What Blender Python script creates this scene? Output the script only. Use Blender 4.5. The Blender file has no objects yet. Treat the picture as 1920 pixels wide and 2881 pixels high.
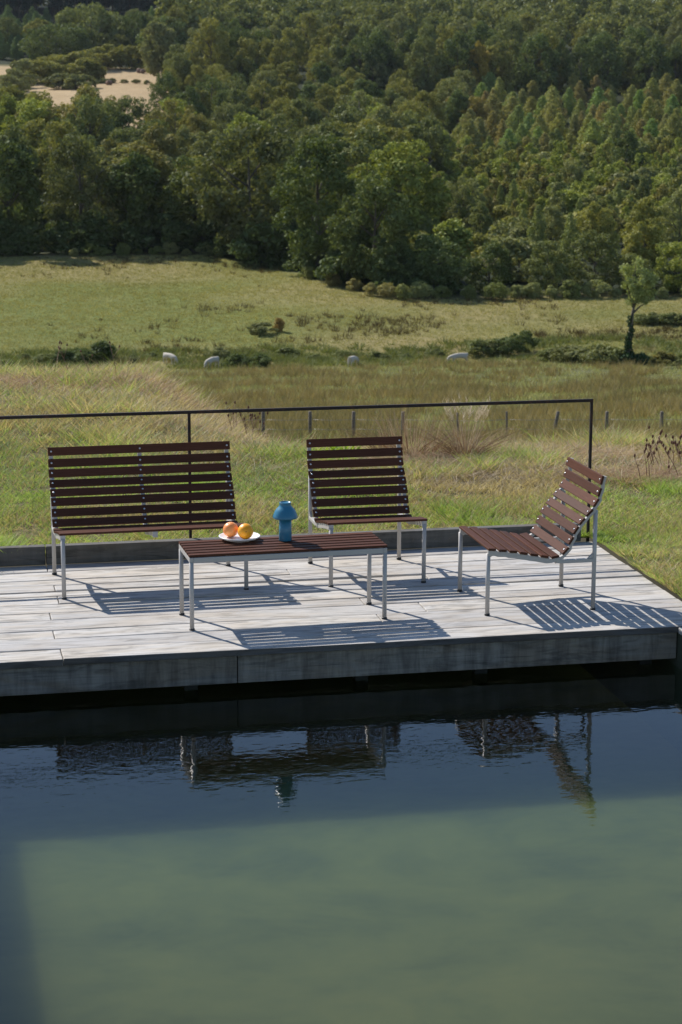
import bpy, math, random
import numpy as np
from mathutils import Vector, Matrix
R = math.radians
scene = bpy.context.scene
COL = scene.collection

# ------------------------------------------------------------------ camera
CAM_H, HEAD, PITCH, ROLL = 2.957, R(11.848), R(11.918), R(0.199)
cam_data = bpy.data.cameras.new('camera'); cam = bpy.data.objects.new('camera', cam_data); COL.objects.link(cam)
fw = Vector((math.sin(HEAD)*math.cos(PITCH), math.cos(HEAD)*math.cos(PITCH), -math.sin(PITCH)))
rt = Vector((math.cos(HEAD), -math.sin(HEAD), 0)); up = rt.cross(fw)
rt2 = rt*math.cos(ROLL) + up*math.sin(ROLL); up2 = -rt*math.sin(ROLL) + up*math.cos(ROLL)
M = Matrix((rt2, up2, -fw)).transposed().to_4x4(); M.translation = Vector((0, 0, CAM_H)); cam.matrix_world = M
cam_data.sensor_fit = 'HORIZONTAL'; cam_data.sensor_width = 24; cam_data.lens = 72.44
cam_data.clip_start = 0.1; cam_data.clip_end = 6000
cam_data.dof.use_dof = True; cam_data.dof.focus_distance = 11.6; cam_data.dof.aperture_fstop = 8
scene.camera = cam

# ------------------------------------------------------------------ sky and sun
SUN_EL, SUN_AZ = R(40.0), R(-30.9)
sun_dir = Vector((math.sin(SUN_AZ)*math.cos(SUN_EL), math.cos(SUN_AZ)*math.cos(SUN_EL), math.sin(SUN_EL)))
world = bpy.data.worlds.new('World'); scene.world = world; world.use_nodes = True
wn = world.node_tree.nodes; wl = world.node_tree.links; wn.clear()
sky = wn.new('ShaderNodeTexSky'); sky.sky_type = 'NISHITA'; sky.sun_disc = False
sky.sun_elevation = SUN_EL; sky.sun_rotation = SUN_AZ; sky.altitude = 500; sky.air_density = 1.0; sky.dust_density = 0.3; sky.ozone_density = 2.6
bg = wn.new('ShaderNodeBackground'); bg.inputs[1].default_value = 0.112
wo = wn.new('ShaderNodeOutputWorld'); wl.new(sky.outputs[0], bg.inputs[0]); wl.new(bg.outputs[0], wo.inputs[0])
sl = bpy.data.lights.new('sun', 'SUN'); sl.energy = 5.0; sl.angle = R(0.53); sl.color = (1, 0.955, 0.89)
so = bpy.data.objects.new('sun', sl); COL.objects.link(so); so.rotation_euler = sun_dir.to_track_quat('Z', 'Y').to_euler()
scene.view_settings.view_transform = 'Standard'; scene.view_settings.look = 'None'
scene.view_settings.exposure = 0.36; scene.view_settings.gamma = 1
scene.render.engine = 'CYCLES'
scene.cycles.transparent_max_bounces = 12; scene.cycles.max_bounces = 8

# ------------------------------------------------------------------ numpy noise
_rs = np.random.RandomState(7); _T = _rs.rand(256, 256)
def vnoise(x, y, s=1.0, off=0):
    x = np.asarray(x, float)/s + off*17.3 + 1000; y = np.asarray(y, float)/s + off*9.7 + 1000
    xi = np.floor(x).astype(int); yi = np.floor(y).astype(int); fx = x-xi; fy = y-yi
    fx = fx*fx*(3-2*fx); fy = fy*fy*(3-2*fy)
    a = _T[xi & 255, yi & 255]; b = _T[(xi+1) & 255, yi & 255]; c = _T[xi & 255, (yi+1) & 255]; d = _T[(xi+1) & 255, (yi+1) & 255]
    return a*(1-fx)*(1-fy)+b*fx*(1-fy)+c*(1-fx)*fy+d*fx*fy
def fbm(x, y, s, off=0): return (vnoise(x, y, s, off)+0.5*vnoise(x, y, s/2.1, off+1)+0.25*vnoise(x, y, s/4.3, off+2))/1.75
def sstep(a, b, x): t = np.clip((np.asarray(x, float)-a)/(b-a), 0, 1); return t*t*(3-2*t)

# ------------------------------------------------------------------ materials
class NT:
    def __init__(s, m): s.n = m.node_tree.nodes; s.l = m.node_tree.links
    def new(s, t, **k):
        nd = s.n.new(t)
        for a, b in k.items(): setattr(nd, a, b)
        return nd
    def ln(s, a, b): s.l.new(a, b)
def material(name, base=(.5, .5, .5), rough=.6, metal=0, spec=.5):
    m = bpy.data.materials.new(name); m.use_nodes = True; b = m.node_tree.nodes['Principled BSDF']
    b.inputs['Base Color'].default_value = (*base, 1); b.inputs['Roughness'].default_value = rough
    b.inputs['Metallic'].default_value = metal; b.inputs['Specular IOR Level'].default_value = spec
    return m, NT(m), b
def ramp(nt, pts, interp='LINEAR'):
    r = nt.new('ShaderNodeValToRGB'); r.color_ramp.interpolation = interp; e = r.color_ramp.elements
    while len(e) < len(pts): e.new(0.5)
    for q, (p, c) in zip(e, pts): q.position = p; q.color = (*c, 1) if len(c) == 3 else c
    return r
def noise_node(nt, scale, detail=4, rough=.55, vec=None, dist=0):
    n = nt.new('ShaderNodeTexNoise'); n.inputs['Scale'].default_value = scale; n.inputs['Detail'].default_value = detail
    n.inputs['Roughness'].default_value = rough; n.inputs['Distortion'].default_value = dist
    if vec is not None: nt.ln(vec, n.inputs['Vector'])
    return n
def mapping(nt, scale=(1, 1, 1), src='Object', rot=(0, 0, 0)):
    tc = nt.new('ShaderNodeTexCoord'); mp = nt.new('ShaderNodeMapping'); mp.inputs['Scale'].default_value = scale; mp.inputs['Rotation'].default_value = rot
    nt.ln(tc.outputs[src], mp.inputs[0]); return mp.outputs[0]
def mixc(nt, a, b, fac, mode='MIX'):
    m = nt.new('ShaderNodeMix'); m.data_type = 'RGBA'; m.blend_type = mode
    for s, v in ((m.inputs[0], fac), (m.inputs[6], a), (m.inputs[7], b)):
        if hasattr(v, 'links'): nt.ln(v, s)
        elif isinstance(v, (int, float)): s.default_value = v
        else: s.default_value = (*v, 1)
    return m.outputs[2]
def bump(nt, b, h, strength=.3, dist=.01):
    bp = nt.new('ShaderNodeBump'); bp.inputs['Strength'].default_value = strength; bp.inputs['Distance'].default_value = dist
    nt.ln(h, bp.inputs['Height']); nt.ln(bp.outputs[0], b.inputs['Normal'])

# wood of the slats
M_slat, nt, b = material('red_brown_slat_wood', rough=.6, spec=.08)
v = mapping(nt, (3, 60, 60)); n = noise_node(nt, 3.0, 6, .6, v)
oi = nt.new('ShaderNodeNewGeometry')
r = ramp(nt, [(0, (.046, .018, .010)), (.5, (.082, .034, .020)), (1, (.128, .056, .034))]); nt.ln(n.outputs[0], r.inputs[0])
r2 = ramp(nt, [(0, (.82, .82, .82)), (1, (1.18, 1.1, 1.08))]); nt.ln(oi.outputs['Random Per Island'], r2.inputs[0])
nt.ln(mixc(nt, r.outputs[0], r2.outputs[0], 1.0, 'MULTIPLY'), b.inputs['Base Color']); bump(nt, b, n.outputs[0], .15, .002)
# powder-coated frames
M_frame, nt, b = material('grey_powder_coated_steel', (.41, .385, .36), .42, 0, .5)
M_cap, nt, b = material('black_plastic_foot', (.015, .015, .017), .5)
M_bolt, nt, b = material('stainless_bolt', (.62, .62, .64), .3, .9)
M_rail, nt, b = material('rusty_dark_steel', rough=.75, spec=.3)
n = noise_node(nt, 28, 6, .65, mapping(nt)); r = ramp(nt, [(.3, (.012, .011, .012)), (.55, (.022, .015, .013)), (.8, (.09, .035, .018))]); nt.ln(n.outputs[0], r.inputs[0]); nt.ln(r.outputs[0], b.inputs['Base Color']); bump(nt, b, n.outputs[0], .3, .002)
M_lamp, nt, b = material('matt_petrol_blue_lacquer', (.03, .165, .26), .30, 0, .5)
M_hole, nt, b = material('dark_lamp_hole', (.01, .02, .03), .6)
M_plate, nt, b = material('white_glazed_stoneware', (.80, .79, .76), .3)
def fruit_mat(name, c1, c2):
    m, nt, b = material(name, c1, .38, 0, .5); b.inputs['Subsurface Weight'].default_value = .3; b.inputs['Subsurface Radius'].default_value = (.02, .008, .003); b.inputs['Subsurface Scale'].default_value = .5
    n = noise_node(nt, 7, 3, .5, mapping(nt)); nt.ln(mixc(nt, c1, c2, n.outputs[0]), b.inputs['Base Color'])
    n2 = noise_node(nt, 260, 2, .5, mapping(nt)); bump(nt, b, n2.outputs[0], .25, .002); return m
M_orange = fruit_mat('orange_peel', (.98, .44, .005), (.92, .34, .005)); M_grape = fruit_mat('grapefruit_peel', (.95, .26, .06), (.95, .42, .12))
M_stalk, nt, b = material('fruit_stalk_scar', (.10, .06, .02), .8)

def weathered(name, pale, mid, tan, dark, gx=1.0, tanw=.5, stain=0.0):
    m, nt, b = material(name, rough=.8, spec=.25)
    at = nt.new('ShaderNodeAttribute'); at.attribute_name = 'plank'
    tc = nt.new('ShaderNodeTexCoord'); ad = nt.new('ShaderNodeVectorMath'); ad.operation = 'ADD'; nt.ln(tc.outputs['Object'], ad.inputs[0])
    sc = nt.new('ShaderNodeVectorMath'); sc.operation = 'SCALE'; cb = nt.new('ShaderNodeCombineXYZ'); nt.ln(at.outputs['Fac'], cb.inputs[0]); nt.ln(at.outputs['Fac'], cb.inputs[2])
    nt.ln(cb.outputs[0], sc.inputs[0]); sc.inputs['Scale'].default_value = 37; nt.ln(sc.outputs[0], ad.inputs[1])
    mp = nt.new('ShaderNodeMapping'); mp.inputs['Scale'].default_value = (1.3*gx, 45, 45); nt.ln(ad.outputs[0], mp.inputs[0])
    g = noise_node(nt, 1.6, 8, .7, mp.outputs[0], .6)
    mp2 = nt.new('ShaderNodeMapping'); mp2.inputs['Scale'].default_value = (1.2, 5.5, 5.5); nt.ln(ad.outputs[0], mp2.inputs[0])
    p = noise_node(nt, 1.5, 5, .62, mp2.outputs[0], .8)
    r1 = ramp(nt, [(.22, dark), (.40, mid), (.66, pale)]); nt.ln(g.outputs[0], r1.inputs[0])
    r2 = ramp(nt, [(.44, (0, 0, 0)), (.60, (tanw,)*3)]); nt.ln(p.outputs[0], r2.inputs[0])
    c = mixc(nt, r1.outputs[0], tan, r2.outputs[0])
    r3 = ramp(nt, [(0, (.88, .88, .89)), (1, (1.08, 1.07, 1.05))]); nt.ln(at.outputs['Fac'], r3.inputs[0])
    c = mixc(nt, c, r3.outputs[0], 1.0, 'MULTIPLY')
    mp3 = nt.new('ShaderNodeMapping'); mp3.inputs['Scale'].default_value = (1.1, 5, 5); nt.ln(ad.outputs[0], mp3.inputs[0])
    q = noise_node(nt, 3.2, 6, .6, mp3.outputs[0], 1.2); r4 = ramp(nt, [(.36, (.64, .635, .63)), (.50, (1, 1, 1)), (.68, (1.12, 1.11, 1.1))]); nt.ln(q.outputs[0], r4.inputs[0])
    c = mixc(nt, c, r4.outputs[0], 1.0, 'MULTIPLY')
    # fine drying cracks
    mp4 = nt.new('ShaderNodeMapping'); mp4.inputs['Scale'].default_value = (.9, 70, 70); nt.ln(ad.outputs[0], mp4.inputs[0])
    cr = noise_node(nt, 1.1, 3, .5, mp4.outputs[0], .3); r5 = ramp(nt, [(.26, (.35, .35, .36)), (.29, (1, 1, 1))]); nt.ln(cr.outputs[0], r5.inputs[0])
    c = mixc(nt, c, r5.outputs[0], 1.0, 'MULTIPLY')
    if stain:
        mp5 = nt.new('ShaderNodeMapping'); mp5.inputs['Scale'].default_value = (9, 1, 1.2); nt.ln(tc.outputs['Object'], mp5.inputs[0])
        s5 = noise_node(nt, 1.6, 6, .65, mp5.outputs[0], .5); r6 = ramp(nt, [(.35, (1-stain,)*3), (.6, (1, 1, 1))]); nt.ln(s5.outputs[0], r6.inputs[0]); c = mixc(nt, c, r6.outputs[0], 1.0, 'MULTIPLY')
    nt.ln(c, b.inputs['Base Color']); bump(nt, b, g.outputs[0], .5, .004); return m
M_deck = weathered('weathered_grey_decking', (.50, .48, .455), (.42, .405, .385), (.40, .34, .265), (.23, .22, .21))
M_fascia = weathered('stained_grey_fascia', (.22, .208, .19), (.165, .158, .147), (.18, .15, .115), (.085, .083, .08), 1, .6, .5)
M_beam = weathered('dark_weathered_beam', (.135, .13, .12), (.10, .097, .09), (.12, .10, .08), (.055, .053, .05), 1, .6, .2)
M_edge = weathered('dark_plank_edge', (.10, .10, .105), (.07, .07, .075), (.09, .075, .06), (.03, .03, .03))  # darker tone for the front face of the front boards
M_slime, nt, b = material('slimy_pond_side', (.05, .056, .036), .8)
M_wet, nt, b = material('black_wet_timber', (.012, .011, .009), .7)
M_stake = weathered('grey_fence_stake', (.26, .22, .18), (.18, .15, .12), (.22, .17, .12), (.08, .06, .05))
M_wire, nt, b = material('fence_wire', (.25, .24, .22), .5, .6)

def leaf_mat(name, lo, hi, trans=.28, objcol=True, rough=.55, attr=None, tc_=(1.25, 1.3, .5)):
    """lo..hi by leaf random; multiplied by the object's own colour"""
    m = bpy.data.materials.new(name); m.use_nodes = True; nt = NT(m); nt.n.clear()
    at = nt.new('ShaderNodeAttribute'); at.attribute_name = 'rnd'
    r = ramp(nt, [(0, lo), (1, hi)]); nt.ln(at.outputs['Fac'], r.inputs[0]); c = r.outputs[0]
    if attr is not None:
        a2 = nt.new('ShaderNodeAttribute'); a2.attribute_name = 'dry'
        rr = ramp(nt, [(0, attr[0]), (.6, attr[1]), (1, attr[2])]); nt.ln(at.outputs['Fac'], rr.inputs[0]); c = mixc(nt, c, rr.outputs[0], a2.outputs['Fac'])
    if objcol:
        oi = nt.new('ShaderNodeObjectInfo'); c = mixc(nt, c, oi.outputs['Color'], 1.0, 'MULTIPLY')
    d = nt.new('ShaderNodeBsdfDiffuse'); t = nt.new('ShaderNodeBsdfTranslucent'); g = nt.new('ShaderNodeBsdfGlossy'); g.inputs['Roughness'].default_value = rough
    nt.ln(c, d.inputs[0]); tcol = mixc(nt, c, tc_, 1.0, 'MULTIPLY'); nt.ln(tcol, t.inputs[0]); g.inputs[0].default_value = (.9, .95, 1, 1)
    mx = nt.new('ShaderNodeMixShader'); mx.inputs[0].default_value = trans; nt.ln(d.outputs[0], mx.inputs[1]); nt.ln(t.outputs[0], mx.inputs[2])
    m2 = nt.new('ShaderNodeMixShader'); m2.inputs[0].default_value = .012; nt.ln(mx.outputs[0], m2.inputs[1]); nt.ln(g.outputs[0], m2.inputs[2])
    o = nt.new('ShaderNodeOutputMaterial'); nt.ln(m2.outputs[0], o.inputs[0]); return m
M_leaf = leaf_mat('broadleaf_foliage', (.092, .115, .040), (.235, .248, .092), .24, True, .55, None, (1.25, 1.25, .6))
M_needle = leaf_mat('larch_foliage', (.185, .205, .075), (.33, .34, .135), .25, True, .55, None, (1.2, 1.2, .6))
M_spruce = leaf_mat('spruce_foliage', (.012, .026, .020), (.030, .055, .036), .1)
M_ivy = leaf_mat('ivy_foliage', (.020, .045, .016), (.05, .09, .03), .1)
M_grassb = leaf_mat('bluish_grass_blades', (.15, .20, .085), (.42, .48, .26), .35, False, .5, ((.25, .19, .10), (.46, .36, .22), (.66, .56, .40)), (1.1, 1.12, .7))
M_grass = leaf_mat('grass_blades', (.16, .24, .045), (.50, .62, .18), .42, False, .5, ((.24, .18, .09), (.52, .41, .24), (.78, .67, .48)), (1.1, 1.12, .6))
M_straw = leaf_mat('dry_straw', (.27, .19, .12), (.58, .49, .36), .25, True, .55, None, (1.1, 1.0, .85))
M_rush = leaf_mat('rush_tufts', (.11, .115, .055), (.25, .23, .13), .25, True, .55, None, (1.1, 1.05, .7))
M_teasel, nt, b = material('brown_teasel_head', (.13, .055, .032), .9)
M_bark, nt, b = material('grey_brown_bark', rough=.9, spec=.2)
n = noise_node(nt, 6, 6, .65, mapping(nt, (1, 1, .3))); r = ramp(nt, [(.3, (.045, .038, .03)), (.7, (.16, .135, .11))]); nt.ln(n.outputs[0], r.inputs[0]); nt.ln(r.outputs[0], b.inputs['Base Color'])
M_cow, nt, b = material('cream_cow_hide', (.50, .45, .37), .85)
M_bale, nt, b = material('baled_hay', (.17, .10, .075), .95); n = noise_node(nt, 9, 4, .6, mapping(nt)); nt.ln(mixc(nt, (.11, .06, .045), (.28, .19, .13), n.outputs[0]), b.inputs['Base Color'])

# ------------------------------------------------------------------ mesh helpers
def tag(o, label=None, cat=None, group=None, kind=None):
    if label: o['label'] = label
    if cat: o['category'] = cat
    if group: o['group'] = group
    if kind: o['kind'] = kind
    return o
def empty(name, loc=(0, 0, 0), rz=0, parent=None):
    o = bpy.data.objects.new(name, None); COL.objects.link(o); o.location = loc; o.rotation_euler = (0, 0, rz); o.empty_display_size = .1
    o.parent = parent; return o
def copy_tree(o, parent=None):
    c = o.copy(); COL.objects.link(c); c.parent = parent
    for ch in list(o.children): copy_tree(ch, c)
    return c
def link(name, me, parent=None):
    o = bpy.data.objects.new(name, me); COL.objects.link(o); o.parent = parent; return o
class MB:
    def __init__(s): s.v = []; s.f = []; s.m = []; s.a = []; s.sm = []
    def add(s, vs, fs, mi=0, a=0.0, smooth=False):
        k = len(s.v); s.v += [tuple(p) for p in vs]; s.f += [tuple(k+i for i in f) for f in fs]
        s.m += [mi]*len(fs); s.a += [a]*len(fs); s.sm += [smooth]*len(fs)
    def box(s, lo, hi, mi=0, a=0.0):
        x0, y0, z0 = lo; x1, y1, z1 = hi
        s.add([(x0,y0,z0),(x1,y0,z0),(x1,y1,z0),(x0,y1,z0),(x0,y0,z1),(x1,y0,z1),(x1,y1,z1),(x0,y1,z1)],
              [(0,3,2,1),(4,5,6,7),(0,1,5,4),(1,2,6,5),(2,3,7,6),(3,0,4,7)], mi, a)
    def prism(s, prof, x0, x1, mi=0, a=0.0, axis=0, cap=.0, smooth=False):
        """profile polygon of (p,q) in the plane across the axis"""
        n = len(prof); V = []
        for x in (x0, x1):
            for p, q in prof: V.append({0: (x, p, q), 1: (p, x, q), 2: (p, q, x)}[axis])
        F = [(i, (i+1) % n, n+(i+1) % n, n+i) for i in range(n)] + [tuple(range(n))[::-1], tuple(range(n, 2*n))]
        s.add(V, F, mi, a, smooth)
    def tube(s, pts, rad, n=10, mi=0, cap=True, a=0.0):
        pts = [Vector(p) for p in pts]; rad = rad if isinstance(rad, (list, tuple)) else [rad]*len(pts); V = []; ref = Vector((0.13, 0.37, .92))
        for i, p in enumerate(pts):
            t = (pts[min(i+1, len(pts)-1)]-pts[max(i-1, 0)]).normalized()
            u = t.cross(ref if abs(t.dot(ref)) < .95 else Vector((1, 0, 0))).normalized(); w = t.cross(u)
            for k in range(n):
                g = 2*math.pi*k/n; V.append(p+(u*math.cos(g)+w*math.sin(g))*rad[i])
        F = [(i*n+k, i*n+(k+1) % n, (i+1)*n+(k+1) % n, (i+1)*n+k) for i in range(len(pts)-1) for k in range(n)]
        if cap: F += [tuple(range(n))[::-1], tuple(range((len(pts)-1)*n, len(pts)*n))]
        s.add(V, F, mi, a, True)
    def lathe(s, prof, n=40, c=(0, 0, 0), mi=0, a=0.0):
        V = []; 
        for r_, z in prof:
            for k in range(n):
                g = 2*math.pi*k/n; V.append((c[0]+r_*math.cos(g), c[1]+r_*math.sin(g), c[2]+z))
        F = [(i*n+k, i*n+(k+1) % n, (i+1)*n+(k+1) % n, (i+1)*n+k) for i in range(len(prof)-1) for k in range(n)]
        s.add(V, F, mi, a, True)
    def build(s, name, mats, parent=None, bevel=0, attr=None, auto=False):
        me = bpy.data.meshes.new(name); me.from_pydata(s.v, [], s.f)
        for m in (mats if isinstance(mats, (list, tuple)) else [mats]): me.materials.append(m)
        me.polygons.foreach_set('material_index', s.m); me.polygons.foreach_set('use_smooth', s.sm)
        if attr:
            at = me.attributes.new(attr, 'FLOAT', 'FACE'); at.data.foreach_set('value', s.a)
        me.update(); o = link(name, me, parent)
        if bevel:
            md = o.modifiers.new('bevel', 'BEVEL'); md.width = bevel; md.segments = 2; md.limit_method = 'ANGLE'; md.angle_limit = R(40)
        return o
def np_mesh(name, V, loops, per, mats, rnd=None, dry=None, mi=None):
    """V (n,3); loops flat index array; per = array of loop totals"""
    me = bpy.data.meshes.new(name); nf = len(per)
    me.vertices.add(len(V)); me.vertices.foreach_set('co', np.ascontiguousarray(V, np.float32).ravel())
    me.loops.add(len(loops)); me.loops.foreach_set('vertex_index', np.ascontiguousarray(loops, np.int32))
    me.polygons.add(nf); st = np.concatenate([[0], np.cumsum(per)[:-1]]).astype(np.int32)
    me.polygons.foreach_set('loop_start', st); me.polygons.foreach_set('loop_total', np.ascontiguousarray(per, np.int32))
    for m in (mats if isinstance(mats, (list, tuple)) else [mats]): me.materials.append(m)
    if mi is not None: me.polygons.foreach_set('material_index', np.ascontiguousarray(mi, np.int32))
    for nm, arr in (('rnd', rnd), ('dry', dry)):
        if arr is not None:
            at = me.attributes.new(nm, 'FLOAT', 'FACE'); at.data.foreach_set('value', np.ascontiguousarray(arr, np.float32))
    me.update(calc_edges=True); return me

# ------------------------------------------------------------------ terrain
def U(col): q_ = (col-784)/4700.0; return (.2098+q_)/(1-q_*.2098)           # bearing x/y of a column of the photo
_DL = [12, 15, 19, 23, 30, 45, 70, 90, 115, 140, 158, 166, 175, 210, 250, 300, 390, 500, 620, 700, 780, 850, 1000, 1600]
_ZL = [.04, .06, .04, -.25, -1.6, -4.8, -9.7, -12.7, -15.6, -18.3, -20, -20.5, -20.6, -19.4, -18, -17.6, -15, -2.3, 4, 10, 21, 32, 38, 22]
_DR = [12, 14, 16.5, 19, 24, 30, 45, 70, 90, 115, 140, 158, 166, 175, 205, 330, 420, 520, 560, 650, 720, 800, 850, 1000, 1600]
_ZR = [.02, .02, -.10, -.62, -1.7, -3.05, -5.8, -9.9, -12.7, -15.6, -18.3, -20, -20.5, -20.6, -19.2, -17.2, -14.5, -6.5, -3, 6, 12.5, 20, 22.5, 23, 10]
def ground(x, y):
    x = np.asarray(x, float); y = np.asarray(y, float); D = np.maximum(y, 1.0)
    def smooth(xs, zs):
        return sum(np.interp(D*(1+k*.025), xs, zs) for k in (-2, -1, 0, 1, 2))/5
    u = x/np.maximum(D, 3); w = sstep(.10, .20, u)
    wn = sstep(.12, .24, u)
    z = smooth(_DL, _ZL)*(1-w)+smooth(_DR, _ZR)*w
    near = sstep(90, 30, D)
    z = z + (fbm(x, y, 2.2, 3)-.5)*.14*sstep(13, 15, D)*near + (fbm(x, y, 18, 5)-.5)*1.0*sstep(60, 110, D)
    z = z + (fbm(x, y, 120, 8)-.5)*7*sstep(420, 640, D)
    return z
def in_pond(x, y, m=0.0): return (x > -3.6-m) & (x < 4.30+m) & (y < 12.56+m) & (y > -1.5-m)

us = np.concatenate([np.linspace(-1.0, -.35, 12, endpoint=False), np.linspace(-.35, .75, 200), np.linspace(.75, 1.02, 8)[1:]])
Ds = np.concatenate([np.geomspace(12.56, 1600, 330)])
UU, DD = np.meshgrid(us, Ds); X = UU*DD; Y = DD
V = np.stack([X, Y, ground(X, Y)], -1).reshape(-1, 3)
nu, nd = len(us), len(Ds)
ii, jj = np.meshgrid(np.arange(nd-1), np.arange(nu-1), indexing='ij')
q = np.stack([ii*nu+jj, ii*nu+jj+1, (ii+1)*nu+jj+1, (ii+1)*nu+jj], -1).reshape(-1, 4)
# the strips of lawn beside and before the pond, joined into the same sheet
def patch(x0, x1, y0, y1, n, m, zf=None):
    xs, ys = np.meshgrid(np.linspace(x0, x1, n), np.linspace(y0, y1, m)); z = np.full_like(xs, .0) if zf is None else zf(xs, ys)
    vv = np.stack([xs, ys, z], -1).reshape(-1, 3); a, b_ = np.meshgrid(np.arange(m-1), np.arange(n-1), indexing='ij')
    return vv, np.stack([a*n+b_, a*n+b_+1, (a+1)*n+b_+1, (a+1)*n+b_], -1).reshape(-1, 4)
parts = [(V, q)]
side = lambda x, y: .02+.03*sstep(4.3, 6, x)+(fbm(x, y, 1.3, 4)-.5)*.05
parts.append(patch(4.302, 27.6, -12, 12.56, 90, 90, side)); parts.append(patch(-20, -3.6, -12, 12.56, 30, 30, lambda x, y: 0*x+.0))
parts.append(patch(-3.6, 4.302, -12, -1.5, 10, 10, lambda x, y: 0*x+.0))
off = 0; VV = []; QQ = []
for a, b_ in parts: VV.append(a); QQ.append(b_+off); off += len(a)
VV = np.concatenate(VV); QQ = np.concatenate(QQ)

def dryness(x, y):
    """0 green .. 1 straw, on the lawn by the deck"""
    u = x/np.maximum(y, 1)
    base = fbm(x, y, 1.1, 11)*1.7-.38
    crest = sstep(14.6, 17.5, y+(u-.2)*9*0)*.48
    brown = np.exp(-(((x-3.9)/1.1)**2+((y-14.6)/.8)**2))*.55
    right = sstep(4.6, 5.6, x)*sstep(12.3, 13.6, y)*.42
    green = np.exp(-(((x-.3)/1.3)**2+((y-14.0)/1.2)**2))*.35
    strip = sstep(13.0, 12.62, y)*.35*(x < 3)
    return np.clip(base+crest+brown+right+strip-green, 0, 1)
gme = np_mesh('ground', VV, QQ.ravel(), np.full(len(QQ), 4), [], None)
gx, gy = VV[:, 0], VV[:, 1]; gu = gx/np.maximum(gy, 3)
at = gme.attributes.new('dryv', 'FLOAT', 'POINT')
TL = lambda u: 250-45*sstep(.13, .245, u)            # distance of the wood's edge
far_dry = np.clip((fbm(gx, gy, 26, 21)-.5)*2.4+.32+.34*sstep(.2, .33, gu)*sstep(172, 195, gy), 0, .85)
field = sstep(430, 440, gy)*(1-sstep(632, 640, gy))*(1-sstep(.128, .131, gu))
far_dry = np.where(gy > 60, far_dry, dryness(gx, gy)); far_dry = np.maximum(far_dry, field*2.0)
at.data.foreach_set('value', far_dry.astype(np.float32)); gme.polygons.foreach_set('use_smooth', np.ones(len(QQ), bool))
at = gme.attributes.new('nearv', 'FLOAT', 'POINT'); at.data.foreach_set('value', (sstep(40, 25, gy)*.9).astype(np.float32))
at = gme.attributes.new('valley', 'FLOAT', 'POINT')
val = sstep(40, 60, gy)*(1-sstep(160, 170, gy)); at.data.foreach_set('value', val.astype(np.float32))
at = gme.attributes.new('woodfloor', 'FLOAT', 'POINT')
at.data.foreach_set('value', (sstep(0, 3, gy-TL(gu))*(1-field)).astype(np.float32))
M_ground, nt, b = material('meadow_ground', rough=.95, spec=.1)
gm = mapping(nt)
ad = nt.new('ShaderNodeAttribute'); ad.attribute_name = 'dryv'; av = nt.new('ShaderNodeAttribute'); av.attribute_name = 'valley'; aw = nt.new('ShaderNodeAttribute'); aw.attribute_name = 'woodfloor'
n1 = noise_node(nt, .09, 8, .68, gm); n2 = noise_node(nt, 1.1, 6, .7, gm); n3 = noise_node(nt, 22, 4, .7, gm); n4 = noise_node(nt, 3.2, 5, .75, mapping(nt, (1, .45, 1)))
rg = ramp(nt, [(.25, (.075, .10, .022)), (.5, (.13, .15, .036)), (.75, (.19, .20, .055))]); nt.ln(n2.outputs[0], rg.inputs[0])
rd = ramp(nt, [(.3, (.19, .16, .062)), (.7, (.33, .26, .125))]); nt.ln(n3.outputs[0], rd.inputs[0])
mth = nt.new('ShaderNodeMath'); mth.operation = 'MULTIPLY_ADD'; nt.ln(n1.outputs[0], mth.inputs[0]); mth.inputs[1].default_value = .9; mth.inputs[2].default_value = -.42
mt2 = nt.new('ShaderNodeMath'); mt2.operation = 'ADD'; mt2.use_clamp = True; nt.ln(mth.outputs[0], mt2.inputs[0]); nt.ln(ad.outputs['Fac'], mt2.inputs[1])
c = mixc(nt, rg.outputs[0], rd.outputs[0], mt2.outputs[0])
gt = nt.new('ShaderNodeMath'); gt.operation = 'SUBTRACT'; gt.use_clamp = True; nt.ln(ad.outputs['Fac'], gt.inputs[0]); gt.inputs[1].default_value = 1.0
rs = ramp(nt, [(.3, (.33, .235, .125)), (.7, (.43, .32, .185))]); nt.ln(n1.outputs[0], rs.inputs[0]); c = mixc(nt, c, rs.outputs[0], gt.outputs[0])
rv = ramp(nt, [(.3, (.085, .085, .038)), (.52, (.125, .125, .055)), (.7, (.12, .155, .05))]); nt.ln(n2.outputs[0], rv.inputs[0]); c = mixc(nt, c, rv.outputs[0], av.outputs['Fac'])
rn = ramp(nt, [(.35, (.06, .06, .025)), (.65, (.19, .15, .075))]); nt.ln(n3.outputs[0], rn.inputs[0]); rn_ = rn.outputs[0]
rk = ramp(nt, [(.32, (.62, .66, .6)), (.5, (1, 1, 1)), (.68, (1.3, 1.24, 1.2))]); nt.ln(n4.outputs[0], rk.inputs[0]); c = mixc(nt, c, rk.outputs[0], 1.0, 'MULTIPLY')
an = nt.new('ShaderNodeAttribute'); an.attribute_name = 'nearv'; c = mixc(nt, c, rn_, an.outputs['Fac'])
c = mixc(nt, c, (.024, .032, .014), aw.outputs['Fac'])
nt.ln(c, b.inputs['Base Color']); bump(nt, b, n3.outputs[0], .5, .05)
gme.materials.append(M_ground); g_o = link('ground', gme); tag(g_o, kind='structure')

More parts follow.
